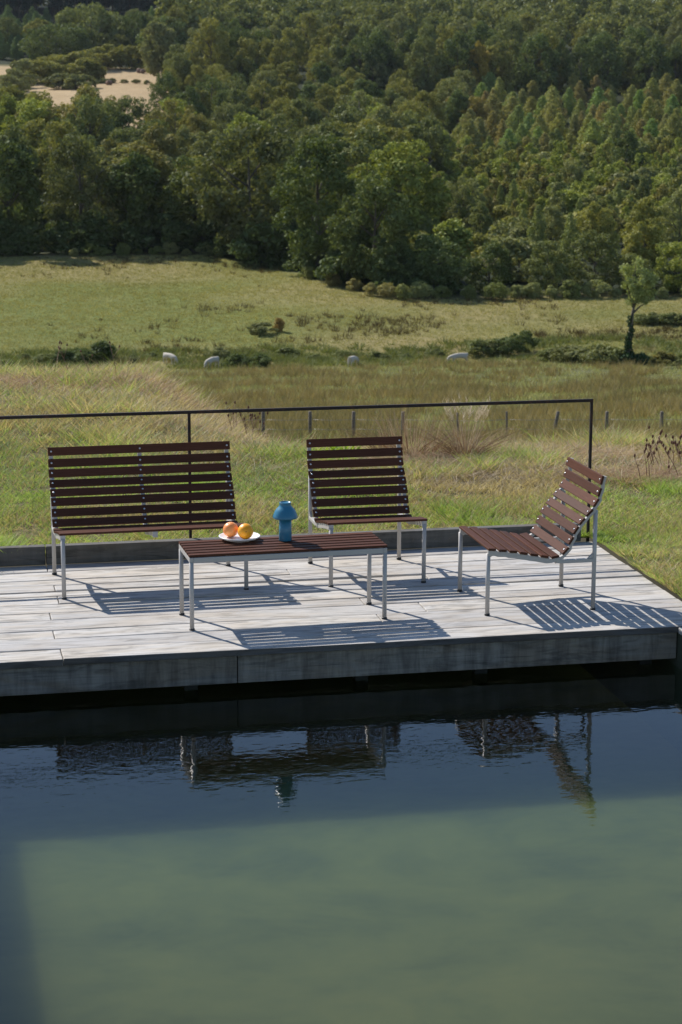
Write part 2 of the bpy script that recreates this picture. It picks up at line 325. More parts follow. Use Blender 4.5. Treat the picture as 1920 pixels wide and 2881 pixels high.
# ------------------------------------------------------------------ pond
WZ = -.235; BZ = -.71
mb = MB(); mb.add([(-.02, -1.5, WZ), (4.085, -1.5, WZ), (4.085, 12.5, WZ), (-.02, 12.5, WZ)], [(0, 1, 2, 3)])
M_water = bpy.data.materials.new('pond_water'); M_water.use_nodes = True; nt = NT(M_water); nt.n.clear()
v = mapping(nt, (1.0, 1.7, 1)); w1 = noise_node(nt, 11, 1.5, .4, v, .3); v2 = mapping(nt, (1, 2.2, 1)); w2 = noise_node(nt, 24, 1, .4, v2)
# breeze reaches the water under the deck edge more than the sheltered near side
sx = nt.new('ShaderNodeSeparateXYZ'); tc = nt.new('ShaderNodeTexCoord'); nt.ln(tc.outputs['Object'], sx.inputs[0])
mr = nt.new('ShaderNodeMapRange'); nt.ln(sx.outputs[1], mr.inputs[0]); mr.inputs[1].default_value = 7.5; mr.inputs[2].default_value = 8.7; mr.inputs[3].default_value = .12; mr.inputs[4].default_value = 1.0
am = nt.new('ShaderNodeMath'); am.operation = 'ADD'; nt.ln(w1.outputs[0], am.inputs[0])
w2m = nt.new('ShaderNodeMath'); w2m.operation = 'MULTIPLY'; w2m.inputs[1].default_value = .3; nt.ln(w2.outputs[0], w2m.inputs[0]); nt.ln(w2m.outputs[0], am.inputs[1])
bpn = nt.new('ShaderNodeBump'); bpn.inputs['Distance'].default_value = .00095; nt.ln(mr.outputs[0], bpn.inputs['Strength']); nt.ln(am.outputs[0], bpn.inputs['Height'])
geo = nt.new('ShaderNodeNewGeometry'); dt = nt.new('ShaderNodeVectorMath'); dt.operation = 'DOT_PRODUCT'; nt.ln(geo.outputs['Normal'], dt.inputs[0]); nt.ln(geo.outputs['Incoming'], dt.inputs[1])
def mth_(op, a, b_=None, cl=False):
    m_ = nt.new('ShaderNodeMath'); m_.operation = op; m_.use_clamp = cl
    for s_, v_ in zip(m_.inputs, (a, b_)):
        if v_ is None: continue
        if hasattr(v_, 'links'): nt.ln(v_, s_)
        else: s_.default_value = v_
    return m_.outputs[0]
fres = mth_('MULTIPLY_ADD', mth_('POWER', mth_('SUBTRACT', 1.0, mth_('ABSOLUTE', dt.outputs['Value'])), 5.0), .98)
fres.node.inputs[2].default_value = .02
gl = nt.new('ShaderNodeBsdfGlossy'); gl.inputs['Roughness'].default_value = .0; nt.ln(bpn.outputs[0], gl.inputs['Normal'])
tr = nt.new('ShaderNodeBsdfTransparent'); tr.inputs[0].default_value = (.80, .88, .80, 1)
mx = nt.new('ShaderNodeMixShader'); nt.ln(fres, mx.inputs[0]); nt.ln(tr.outputs[0], mx.inputs[1]); nt.ln(gl.outputs[0], mx.inputs[2])
o = nt.new('ShaderNodeOutputMaterial'); nt.ln(mx.outputs[0], o.inputs[0])
tag(mb.build('pond_water', M_water), kind='structure')
M_silt, nt, b = material('green_pond_silt', rough=1, spec=0)
v = mapping(nt, (.75, 1.0, 1)); a1 = noise_node(nt, 1.5, 9, .68, v, .3); a2 = noise_node(nt, .35, 3, .5, v)
r = ramp(nt, [(.24, (.058, .072, .040)), (.50, (.100, .110, .044)), (.7, (.128, .136, .050))]); nt.ln(a1.outputs[0], r.inputs[0])
sx = nt.new('ShaderNodeSeparateXYZ'); tc = nt.new('ShaderNodeTexCoord'); nt.ln(tc.outputs['Object'], sx.inputs[0])
mr = nt.new('ShaderNodeMapRange'); nt.ln(sx.outputs[1], mr.inputs[0]); mr.inputs[1].default_value = 9.6; mr.inputs[2].default_value = 7.6
rb = ramp(nt, [(.24, (.070, .074, .040)), (.5, (.11, .108, .052)), (.7, (.135, .125, .056))]); nt.ln(a1.outputs[0], rb.inputs[0])
c = mixc(nt, r.outputs[0], rb.outputs[0], mr.outputs[0])
nt.ln(c, b.inputs['Base Color']); b.inputs['Subsurface Weight'].default_value = 1; b.inputs['Subsurface Radius'].default_value = (1, 1, 1); b.inputs['Subsurface Scale'].default_value = .9; b.subsurface_method = 'BURLEY'
mb = MB(); mb.box((-3.6, -1.6, BZ-.6), (4.2, 12.5, BZ)); tag(mb.build('pond_bed', M_silt), kind='structure')

# ------------------------------------------------------------------ timber deck (one thing, parts under it)
rng = random.Random(3)
deck = empty('timber_deck', (2, 11.4, 0)); tag(deck, 'low deck of weathered silver grey planks along the pond, carrying the seats', 'deck')
def dpart(mb, name, mat, **k):
    mb.v = [(x-2, y-11.4, z) for x, y, z in mb.v]; return mb.build(name, mat, deck, **k)
edges = [10.36, 10.566, 10.767, 10.944, 11.169, 11.322, 11.526, 11.70, 11.815, 11.965, 12.112, 12.318, 12.497]
gaps = [0, .009, .006, .014, .005, .015, .008, .007, .019, .006, .016, .009, .0]
joints = {0: [-1.6, .705], 1: [-1.3], 2: [-1.9, .692, 2.50], 3: [-1.0, 2.80], 4: [-1.5, .70, 2.486], 5: [-1.2], 6: [-2, .77], 7: [-1.1, 3.0], 8: [-1.7, .77], 9: [-1.4, 2.2], 10: [-1.5], 11: [-1.7, .76, 3.6]}
mb = MB()
for i in range(12):
    y0, y1 = edges[i]+gaps[i], edges[i+1]-.001; xs = [-3.6]+joints[i]+[4.30]
    for a_, b_ in zip(xs[:-1], xs[1:]):
        dz = rng.uniform(-.0025, .0015); t = rng.uniform(-.002, .002); pa = rng.random(); w = rng.uniform(-.003, .003)
        x0, x1 = a_+(.002 if a_ > -3 else 0), b_-.002; n = max(2, int((x1-x0)/.25)); oy = .006*rng.random() if i == 0 else 0
        V_ = []
        for k in range(n+1):
            x = x0+(x1-x0)*k/n; wob = w*math.sin(k/n*math.pi); wv = .0015*math.sin(x*2.3+i*1.7)
            V_ += [(x, y0+wob+oy, -.036+dz), (x, y1+wob*.6, -.036+dz), (x, y1+wob*.6, dz+t+wv), (x, y0+wob+oy, dz-t+wv)]
        F_ = [(k*4+j, k*4+(j+1) % 4, (k+1)*4+(j+1) % 4, (k+1)*4+j) for k in range(n) for j in range(4)] + [(0, 3, 2, 1)][:0] + [(0, 1, 2, 3)[::-1], (n*4, n*4+1, n*4+2, n*4+3)]
        F_ = [tuple(reversed(f)) for f in F_]
        mb.add(V_, F_, 0, pa)
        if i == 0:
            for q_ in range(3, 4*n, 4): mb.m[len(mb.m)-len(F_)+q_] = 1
# right-hand coping that carries on towards the viewer along the pond
for k in range(6):
    y1 = 10.355-k*1.9; mb.box((4.075, y1-1.895, -.036), (4.30, y1, -.001), 0, rng.random())
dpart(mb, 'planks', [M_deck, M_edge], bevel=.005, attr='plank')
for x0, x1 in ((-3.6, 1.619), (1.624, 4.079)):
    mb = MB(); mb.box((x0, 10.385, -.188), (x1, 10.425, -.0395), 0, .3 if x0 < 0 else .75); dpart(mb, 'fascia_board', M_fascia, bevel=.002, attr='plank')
mb = MB(); mb.box((-3.6, 10.368, -.039), (4.079, 10.384, -.0385)); 
mb = MB(); mb.box((4.085, -1.5, -.7), (4.14, 10.36, -.04), 0, .4); dpart(mb, 'pond_side_board', M_slime, bevel=.002, attr='plank')
for x0, x1, a_ in ((-3.6, .757, .2), (.763, 4.222, .7)):
    mb = MB(); zt = .118; mb.box((x0, 12.50, .001), (x1, 12.565, zt), 0, a_)
    dpart(mb, 'kerb_beam', M_beam, bevel=.004, attr='plank')
mb = MB(); mb.box((-3.6, 12.499, -.6), (4.30, 12.56, -.04)); dpart(mb, 'back_wall', M_wet)
mb = MB(); mb.box((4.086, 10.361, -.7), (4.298, 12.498, -.04)); dpart(mb, 'end_wall', M_slime)
mb = MB(); mb.box((-3.6, 10.361, -.7), (-3.5, 12.498, -.04)); dpart(mb, 'end_wall', M_slime)
for x in (.3, 1.35, 2.28, 2.95, 3.9):
    mb = MB(); mb.box((x, 10.47, -.24), (x+.07, 10.53, -.05)); dpart(mb, 'support_post', M_wet)
wall = empty('timber_bank', (-.1, 5, 0)); tag(wall, 'timber edging along the left side of the pond, out of the picture', 'edging')
mb = MB(); mb.box((-3.5, -6.5, -.7), (.08, 5.35, -.001), 0, .5); o = mb.build('bank_planks', M_deck, wall, attr='plank')
wall.name = 'timber_bank'

# ------------------------------------------------------------------ railing
rail = empty('metal_railing', (0, 12.588, 0)); tag(rail, 'thin dark rusty steel railing behind the bench and chairs', 'railing')
mb = MB(); mb.box((-3.6, -.010, .906), (4.307, .010, .926)); mb.build('top_rail', M_rail, rail, bevel=.002)
for x in (-1.0, 1.672, 4.298):
    mb = MB(); mb.box((x-.009, -.009, -.05), (x+.009, .009, .9055)); mb.build('post', M_rail, rail, bevel=.002)

# ------------------------------------------------------------------ slatted seats and table
SL = [(-.006,.383,.040,.381),(.057,.375,.103,.372),(.119,.366,.165,.362),(.180,.356,.226,.348),(.242,.344,.288,.336),(.303,.332,.349,.323),(.366,.319,.412,.326),
      (.433,.337,.465,.372),(.467,.391,.491,.431),(.493,.451,.520,.490),(.526,.503,.556,.537),(.567,.551,.601,.584),(.607,.603,.634,.643),(.632,.660,.647,.705),(.646,.728,.657,.775)]
def rrect(a, b, th, r=.003, off=0, grow=0):
    """rounded rectangle along a->b in the (y,z) plane"""
    ax = Vector((b[0]-a[0], b[1]-a[1])); L = ax.length-.0015+grow; ax.normalize(); nx = Vector((-ax.y, ax.x)); c = (Vector(a)+Vector(b))/2+nx*off; P = []
    for sx, sy in ((1, 1), (-1, 1), (-1, -1), (1, -1)):
        cx, cy = sx*(L/2-r), sy*(th/2-r); a0 = {(1, 1): 0, (-1, 1): 90, (-1, -1): 180, (1, -1): 270}[(sx, sy)]
        for k in range(4):
            g = R(a0+k*30); p = c+ax*(cx+r*math.cos(g))+nx*(cy+r*math.sin(g)); P.append((p.x, p.y))
    return P
def leg(mbp, x, y, z1, name='leg', parent=None):
    m = MB(); m.tube([(x, y, .011), (x, y, z1)], .0125, 14); lo = m.build(name, M_frame, parent)
    m = MB(); m.tube([(x, y, 0), (x, y, .009), (x, y, .012)], [.0155, .0155, .0135], 14); m.build('foot_cap', M_cap, lo)
def ribbon(m, pts, x0, x1, th):
    """flat bar following (y,z) points, x0..x1 wide, th thick below the points; (th may vary)"""
    n = len(pts); V_ = []
    for i, p in enumerate(pts):
        a = Vector(pts[max(i-1, 0)]); b_ = Vector(pts[min(i+1, n-1)]); t = (b_-a).normalized(); nn = Vector((t.y, -t.x)); q_ = Vector(p)+nn*(th[i] if isinstance(th, list) else th)
        V_ += [(x0, p[0], p[1]), (x1, p[0], p[1]), (x1, q_.x, q_.y), (x0, q_.x, q_.y)]
    F_ = [(i*4+j, i*4+(j+1) % 4, i*4+4+(j+1) % 4, i*4+4+j) for i in range(n-1) for j in range(4)]+[(0, 1, 2, 3), ((n-1)*4+3, (n-1)*4+2, (n-1)*4+1, (n-1)*4)]
    m.add(V_, F_)
def make_seat(name, label, cat, W, group, mid=False, loc=(0, 0, 0), rz=0):
    """origin between the front feet"""
    t = empty(name, loc, rz); tag(t, label, cat, group); h = W/2+.019
    m = MB()
    for k in range(7): a = SL[k]; m.prism(rrect(a[:2], a[2:], .013), -h, h, 0, 0)
    m.build('seat', M_slat, t)
    m = MB()
    for k in range(7, 15): a = SL[k]; m.prism(rrect(a[:2], a[2:], .013, grow=.0045), -h, h)
    back = m.build('backrest', M_slat, t)
    # curved bars under the slats
    pts = []
    for a in SL:
        A, B = Vector(a[:2]), Vector(a[2:]); d = (B-A).normalized(); nn = Vector((d.y, -d.x)); pts += [tuple(A+nn*.0085), tuple(B+nn*.0085)]
    pts[0] = (-.004, pts[0][1]); th = [.030]*12+[.024, .020]+[.016]*(len(pts)-14)
    xs = [-W/2, W/2]+([0] if mid else [])
    for x in xs:
        m = MB(); ribbon(m, pts, x-.0125, x+.0125, th)
        if x:
            ribbon(m, [(.395, .305), (.45, .301), (.50, .301), (.627, .301)], x-.011, x+.011, .021)
            m.tube([(x, .621, .565), (x, .603, .592)], .009, 8)
            m.prism([(.008, .335), (.040, .352), (.008, .352)], x-.009, x+.009); m.prism([(.613, .302), (.613, .330), (.585, .302)], x-.009, x+.009)
        m.build('side_frame' if x else 'middle_frame', M_frame, t, bevel=.002)
    for x in (-W/2, W/2):
        leg(None, x, 0, .356, parent=t); leg(None, x, .625, .578, parent=t)
    for k in range(7, 15):
        a = SL[k]; A, B = Vector(a[:2]), Vector(a[2:]); d = (B-A).normalized(); c = (A+B)/2; nn = Vector((-d.y, d.x)); q0 = c+nn*.0075; q1 = c+nn*.0103
        for x in xs:
            m = MB(); m.tube([(x, q0.x, q0.y), (x, q1.x, q1.y)], [.0062, .0050], 10); m.build('bolt', M_bolt, back)
    return t
make_seat('garden_bench', 'wide slatted bench with a high back at the left of the deck', 'bench', 1.069, None, True, (.805+.5345, 11.634, 0), R(1.06))
make_seat('lounge_chair', 'slatted chair facing the pond, between the wide bench and the side-turned chair', 'chair', .567, 'slatted chairs on the deck', False, (2.377+.2836, 11.617, 0), R(.27))
make_seat('lounge_chair', 'slatted chair turned sideways to face left, in front of the railing end', 'chair', .567, 'slatted chairs on the deck', False, (3.105, 11.370-.2836, 0), R(-89.3))
# low table
tb = empty('low_table', (1.437, 10.798, 0), R(1.89)); tag(tb, 'low slatted table holding a plate of fruit and a blue lamp', 'table')
TW, TD = 1.086, .343; TZ = .425
m = MB()
for k in range(6):
    y = -.0065+k*.062; m.prism(rrect((y, TZ-.008), (y+.0445, TZ-.008), .013), -.012, TW+.012)
m.build('tabletop', M_slat, tb)
m = MB(); m.box((.01, -.009, TZ-.046), (TW-.01, .009, TZ-.0175)); m.box((.01, TD-.009, TZ-.046), (TW-.01, TD+.009, TZ-.0175))
m.box((-.011, -.009, TZ-.044), (.0095, TD+.009, TZ-.0172)); m.box((TW-.0095, -.009, TZ-.044), (TW+.011, TD+.009, TZ-.0172)); m.build('frame', M_frame, tb, bevel=.002)
for x in (0, TW):
    for y in (0, TD): leg(None, x, y, TZ-.0446, parent=tb)
# lamp
lamp = empty('table_lamp', (2.0, 11.046, TZ)); tag(lamp, 'blue mushroom shaped portable lamp standing on the low table', 'lamp')
m = MB(); m.lathe([(0, .001), (.034, .001), (.036, .004), (.0352, .05), (.0342, .135), (.0, .136)], 48); m.build('stem', M_lamp, lamp)
m = MB(); m.lathe([(.0, .214), (.026, .214), (.0285, .2165), (.031, .2195), (.0332, .2185), (.0330, .2150), (.0323, .206), (.0335, .200), (.0390, .192), (.0490, .182), (.0580, .1685), (.0650, .152), (.0690, .140), (.0700, .134), (.0690, .1305), (.0660, .1285), (.0600, .132), (.036, .137), (0, .137)], 56)
sh = m.build('shade', M_lamp, lamp)
for k in range(3):
    g = R(200+k*70); m = MB(); m.tube([(.0195*math.cos(g), .0195*math.sin(g), .2138), (.0195*math.cos(g), .0195*math.sin(g), .2148)], .0028, 10); m.build('vent_hole', M_hole, sh)
# plate and fruit
plate = MB(); plate.lathe([(0, .004), (.06, .004), (.066, .0), (.072, .001), (.10, .010), (.114, .019), (.1165, .0225), (.1150, .0245), (.110, .0225), (.095, .0145), (.07, .0095), (0, .009)], 64)
po = plate.build('dinner_plate', M_plate); po.location = (1.752, 11.115, TZ); tag(po, 'round white plate under two citrus fruits on the low table', 'plate')
def fruit(name, loc, r, mat, label, rot, sq):
    m = MB(); n = 28; prof = [(0, -.985)]+[(math.sin(math.pi*k/n)*(1+.012*math.sin(5*math.pi*k/n)), -math.cos(math.pi*k/n)*sq) for k in range(1, n)]+[(0, .96*sq)]
    m.lathe([(a*r, b_*r) for a, b_ in prof], 40); o_ = m.build(name, mat); o_.location = loc; o_.rotation_euler = rot; tag(o_, label, 'fruit')
    m = MB(); m.tube([(0, 0, .955*sq*r), (0, 0, (.985*sq)*r)], [.0045, .003], 8); m.build('stalk_scar', M_stalk, o_); return o_
fruit('grapefruit', (1.708, 11.150, TZ+.0525), .0435, M_grape, 'pinkish orange grapefruit on the plate, left of the other fruit', (R(15), R(-20), 0), .97)
fruit('orange', (1.782, 11.088, TZ+.0525), .0435, M_orange, 'bright yellow orange on the white plate, nearest the lamp', (R(82), R(10), R(-6)), .95)

# ------------------------------------------------------------------ grasses near the deck
rs = np.random.RandomState(11)
def blades(x, y, z, h, w, lean, segs=1, bendy=.35, ang=None, jit=1.0):
    """returns V, loops, per, id"""
    n = len(x); th = rs.rand(n)*2*np.pi if ang is None else ang; ph = rs.rand(n)*2*np.pi
    dx, dy = np.cos(th), np.sin(th); wx, wy = np.cos(ph)*w/2, np.sin(ph)*w/2
    base = np.stack([x, y, z-.01], -1); side = np.stack([wx, wy, 0*wx], -1); rows = []
    for k in range(segs+1):
        t = k/(segs+.0); s = (lean*t+bendy*t*t)*h; c_ = np.stack([base[:, 0]+dx*s, base[:, 1]+dy*s, base[:, 2]+h*t*(1-.25*t*bendy)], -1)
        if k < segs: f = (1-t*.75)[()] if False else (1-.6*t); rows += [c_-side*f, c_+side*f]
        else: rows += [c_]
    V_ = np.stack(rows, 1); m_ = V_.shape[1]; idx = np.arange(n)[:, None]*m_
    L = []; per = []
    for k in range(segs):
        if k < segs-1: L.append(idx+np.array([[2*k, 2*k+1, 2*k+3, 2*k+2]])); per.append(4)
        else: L.append(idx+np.array([[2*k, 2*k+1, 2*k+2]])); per.append(3)
    loops = np.concatenate(L, 1).ravel(); per = np.tile(per, n)
    return V_.reshape(-1, 3), loops, per, np.repeat(np.arange(n), segs)
def merge(parts):
    V_ = []; L = []; P = []; off = 0; ex = []
    for p in parts:
        V_.append(p[0]); L.append(p[1]+off); P.append(p[2]); off += len(p[0]); ex.append(p[3:])
    return np.concatenate(V_), np.concatenate(L), np.concatenate(P), [np.concatenate(c) for c in zip(*ex)]
# lawn
N = 560000
u_ = rs.rand(N)*.62-.09; D_ = 12.56+(26-12.56)*rs.rand(N)**1.55; x_ = u_*D_; y_ = D_
N2 = 150000; x2 = 4.31+3.2*rs.rand(N2)**1.3; y2 = 9.0+3.56*rs.rand(N2)
x_ = np.concatenate([x_, x2]); y_ = np.concatenate([y_, y2]); kp = rs.rand(len(x_)) < np.clip((fbm(x_, y_, .22, 33)-.30)*4.5, .12, 1); x_ = x_[kp]; y_ = y_[kp]
z_ = np.where(y_ > 12.56, ground(x_, y_), side(x_, y_))
dr = dryness(x_, y_); tuft = fbm(x_, y_, .55, 31); clump = sstep(.56, .75, tuft)
h_ = (.022+.042*rs.rand(len(x_)))*(1+1.1*clump)*(1+.9*sstep(14.5, 18, y_)*rs.rand(len(x_))); h_ *= 1+.5*sstep(.2, .8, dr)*rs.rand(len(x_))
dd_ = (rs.rand(len(x_)) < np.clip(dr*.95+.05-.3*clump, 0, 1)).astype(float)
p = blades(x_, y_, z_, h_, (.0050+.005*rs.rand(len(x_)))*(1+.35*sstep(14, 20, y_)), .25+.7*rs.rand(len(x_)), 1, .5)
me = np_mesh('lawn_grass', p[0], p[1], p[2], M_grass, np.clip(.25+.5*fbm(x_, y_, .9, 40)+.5*(rs.rand(len(x_))-.5), 0, 1)[p[3]], dd_[p[3]])
tag(link('lawn_grass', me), 'mown grass mixed with straw around the deck', 'grass', kind='stuff')
# longer green tufts on the bank, taller towards the brow
def tuft_field(name, cx, cy, nb, hmin, hmax, spread, mat, dryp, label, cat, w=.006, lean=(.1, .7), bendy=.5, segs=3, seed_heads=False, rr=(0, 1)):
    n = len(cx); i = np.repeat(np.arange(n), nb); a = rs.rand(len(i))*2*np.pi; r_ = spread*np.sqrt(rs.rand(len(i))); sc = (.6+.7*rs.rand(n))[i]
    x = cx[i]+np.cos(a)*r_*sc; y = cy[i]+np.sin(a)*r_*sc; z = np.where(y > 12.56, ground(x, y), side(x, y)); h = (hmin+(hmax-hmin)*rs.rand(len(i)))*sc
    p = blades(x, y, z, h, w*(.6+.8*rs.rand(len(i))), lean[0]+(lean[1]-lean[0])*rs.rand(len(i)), segs, bendy, a+rs.randn(len(i))*.6)
    rnd = np.clip(rr[0]+(rr[1]-rr[0])*(.5*rs.rand(n)[i]+.5*rs.rand(len(i))), 0, 1); dry = (rs.rand(len(i)) < dryp).astype(float)
    me = np_mesh(name, p[0], p[1], p[2], mat, rnd[p[3]], dry[p[3]]); o_ = link(name, me)
    if label: tag(o_, label, cat, kind='stuff')
    return o_
n = 1150; D_ = 14.6+7.6*rs.rand(n); u_ = -.05+.5*rs.rand(n); keep = (fbm(u_*D_, D_, 2.0, 51) > .40+.12*sstep(.2, .3, u_)) & (D_ > 15-(u_ < .2)*.8) & (D_ < 21.5-5.3*sstep(.12, .2, u_))
tuft_field('long_grass', (u_*D_)[keep], D_[keep], 40, .035, .105, .11, M_grassb, .32, 'longer blue green grass tufts on the bank behind the railing', 'grass', .0055, (.1, .7), .5, 3, rr=(.1, .8))
n = 90; x = 4.6+3.6*rs.rand(n); y = 12.7+3.4*rs.rand(n)
tuft_field('weedy_grass', x, y, 34, .04, .12, .10, M_grass, .45, 'scruffy tufts in the lawn right of the deck', 'grass', .006, (.3, 1.1), .7, 3)
# straw along the brow: flattened and standing dead grass
n = 1000; u_ = -.06+.50*rs.rand(n); Dc = 19.8-4.1*sstep(.08, .19, u_); D_ = Dc+(rs.rand(n)-.55)*2.4; x = u_*D_
keep = rs.rand(n) < (.35+.65*sstep(.45, .6, fbm(x, D_, 1.6, 61)))
tuft_field('straw_grass', x[keep], D_[keep], 28, .03, .11, .16, M_straw, 0, 'dead tan grass along the brow of the bank', 'grass', .0055, (.4, 1.4), .9, 3)
o = tuft_field('dry_bracken', *(lambda u_, D_: (u_*D_, D_))(-.05+.205*rs.rand(330)**1.1, 19.8+2.3*rs.rand(330)), 24, .05, .20, .14, M_straw, 0, 'reddish dry bracken and stalks on the brow at the left', 'bracken', .0065, (.2, 1.2), .8, 3, rr=(0, .8)); o.color = (.98, .86, .76, 1)
# flattened heaps of dry grass
for k, (cx, cy, s_) in enumerate([(4.95, 15.6, .42), (3.0, 17.1, .5), (5.5, 14.4, .35), (3.85, 15.7, .3)]):
    n = 60; a = rs.randn(n, 2)*[s_, s_*.35]
    o = tuft_field('flattened_straw', cx+a[:, 0], cy+a[:, 1], 26, .05, .14, .1, M_straw, 0, None, None, .005, (1.0, 2.4), 1.4, 3); o.color = (.92, .80, .72, 1)
    tag(o, ['heap of flattened straw right of the tall pale grass clump', 'heap of reddish straw below the left teasels', 'heap of straw below the right end of the railing', 'heap of brown straw left of the tall pale grass clump'][k], 'dry grass', kind='stuff')
# tall ornamental-looking dry grasses, things of their own
def tall_grass(cx, cy, nb, hmax, spread, label, feather, col):
    root = empty('tall_grass_clump', (cx, cy, float(ground(cx, cy)))); tag(root, label, 'grass clump'); z0 = float(ground(cx, cy))
    a = rs.rand(nb)*2*np.pi; r_ = spread*np.sqrt(rs.rand(nb)); x = np.cos(a)*r_; y = np.sin(a)*r_; h = hmax*(.45+.55*rs.rand(nb)); an = a+rs.randn(nb)*.4
    ln_ = .02+.13*rs.rand(nb); p = blades(x, y, 0*x, h, .003+0*h, ln_, 4, .18, an); me = np_mesh('stalks', p[0], p[1], p[2], M_straw, rs.rand(nb)[p[3]]); s1 = link('stalks', me, root); s1.color = col
    nb2 = 260; a2 = rs.rand(nb2)*2*np.pi; r2_ = spread*1.1*np.sqrt(rs.rand(nb2)); p = blades(np.cos(a2)*r2_, np.sin(a2)*r2_, 0*a2, .12+.30*rs.rand(nb2), .006+0*a2, .2+.9*rs.rand(nb2), 3, .8, a2)
    me = np_mesh('base_leaves', p[0], p[1], p[2], M_straw, .7*rs.rand(nb2)[p[3]]); s1 = link('base_leaves', me, root); s1.color = (.62, .52, .42, 1)
    if feather:
        k = np.where(h > hmax*.72)[0]; V2 = []; 
        q_ = 16; i = np.repeat(k, q_); t = .80+.2*rs.rand(len(i)); s = (ln_[i]*t+.18*t*t)*h[i]
        px = x[i]+np.cos(an[i])*s; py = y[i]+np.sin(an[i])*s; pz = h[i]*t*(1-.25*t*.18); aa = rs.rand(len(i))*6.28
        p = blades(px, py, pz, .03+.03*rs.rand(len(i)), .004+0*px, .2+.6*rs.rand(len(i)), 1, .2, aa); me = np_mesh('seed_plumes', p[0], p[1], p[2], M_straw, (.5+.5*rs.rand(len(i)))[p[3]]); s1 = link('seed_plumes', me, root); s1.color = (1.2, 1.25, 1.3, 1)
    return root
tall_grass(4.33, 15.75, 80, .54, .07, 'tall pale feathery grass clump behind the railing, right of a looser tan one', True, (1, .95, .9, 1))
tall_grass(3.95, 16.1, 170, .50, .24, 'wide loose tan grass clump behind the railing, left of the feathery one', False, (1, .9, .82, 1))
# teasels
def teasel(x, y, h, leanx, label, group):
    z0 = float(ground(x, y)); root = empty('teasel_plant', (x, y, z0)); tag(root, label, 'teasel', group)
    ly = rs.uniform(-.15, .15); tip = (leanx*h, ly*h, h)
    m = MB(); m.tube([(0, 0, 0), (leanx*h*.4, ly*h*.4, h*.5), tip], [.004, .003, .0022], 5); b2 = None
    fork = (leanx*h*.55, ly*h*.55, h*.62); heads = [tip]
    for s_ in rs.choice([-1, 1], rs.randint(1, 3)):
        e_ = (fork[0]+s_*rs.uniform(.03, .09), fork[1]+rs.uniform(-.05, .05), fork[2]+rs.uniform(.08, .18)); m.tube([fork, e_], .002, 4); heads.append(e_)
    m.build('stem', M_straw_solid, root)
    for e_ in heads:
        m = MB(); m.lathe([(q1*.8, q2*.8) for q1, q2 in [(0, -.003), (.007, .003), (.0105, .010), (.0105, .020), (.007, .030), (0, .036)]], 8); o_ = m.build('seed_head', M_teasel, root); o_.location = e_
M_straw_solid, nt, b = material('brown_dry_stem', (.26, .15, .09), .8)
for i in range(20):
    u_ = U(1478+rs.rand()*130); D_ = 14.4+1.3*rs.rand()-.4*(i % 2); teasel(u_*D_, D_, .06+.16*rs.rand(), rs.uniform(-.5, .1), 'brown headed teasel right of the railing', 'teasels right of the railing')
for i in range(11):
    u_ = U(505+rs.rand()*85); D_ = 18.0+1.5*rs.rand(); teasel(u_*D_, D_, .12+.16*rs.rand(), rs.uniform(-.4, .4), 'brown headed teasel on the brow', 'teasels above the bench')
for i in range(4):
    u_ = U(120+rs.rand()*160); D_ = 21+1.5*rs.rand(); teasel(u_*D_, D_, .25+.15*rs.rand(), rs.uniform(-.4, .4), 'brown headed teasel among the dry bracken at the left', 'teasels in the bracken')
# bright weed
cx, cy = 3.32, 15.9; z0 = float(ground(cx, cy)); nb = 170
a = rs.randn(nb, 2)*[.10, .06]; p = blades(a[:, 0], a[:, 1], .0+.10*rs.rand(nb), .03+.04*rs.rand(nb), .022+0*a[:, 0], .3+.6*rs.rand(nb), 2, .5)
me = np_mesh('leafy_weed', p[0], p[1], p[2], leaf_mat('lime_weed_leaf', (.16, .26, .01), (.36, .46, .03), .4, False), rs.rand(nb)[p[3]]); o = link('leafy_weed', me); o.location = (cx, cy, z0); tag(o, 'bright yellow green weed just above the top of the middle chair', 'weed', kind='stuff')

# ------------------------------------------------------------------ stake fence down the slope
fence = empty('wire_fence', (20, 70, -9.7)); tag(fence, 'stake and wire fence on the slope below the brow, behind the railing', 'fence')
px = [8.3, 10.1, 11.9, 13.567, 15.126, 16.92, 18.909, 20.726, 22.644, 24.499, 26.592, 28.5, 30.4]
tops = []
for i, x in enumerate(px):
    g0 = float(ground(x, 70)); top = -8.49-.033*(x-13.567)/1.0*.9+ (0 if x != 18.909 else -.05); rr_ = .062 if x not in (18.909, 20.726) else .038; ln_ = {22.644: .24, 18.909: -.05, 20.726: -.04}.get(x, rs.uniform(-.04, .04))
    m = MB(); m.tube([(x-20-ln_, 0, g0-.3+9.7), (x-20, 0, top+9.7-.02), (x-20, 0, top+9.7)], [rr_*1.05, rr_, rr_*.8], 9); m.build('stake', M_stake, fence); tops.append((x-20, top+9.7))
for dz in (.28, .62):
    m = MB()
    for (a_, za), (b_, zb) in zip(tops[:-1], tops[1:]): m.tube([(a_, -.06, za-dz), ((a_+b_)/2, -.06, (za+zb)/2-dz-.03), (b_, -.06, zb-dz)], .007, 4)
    m.build('wire', M_wire, fence)

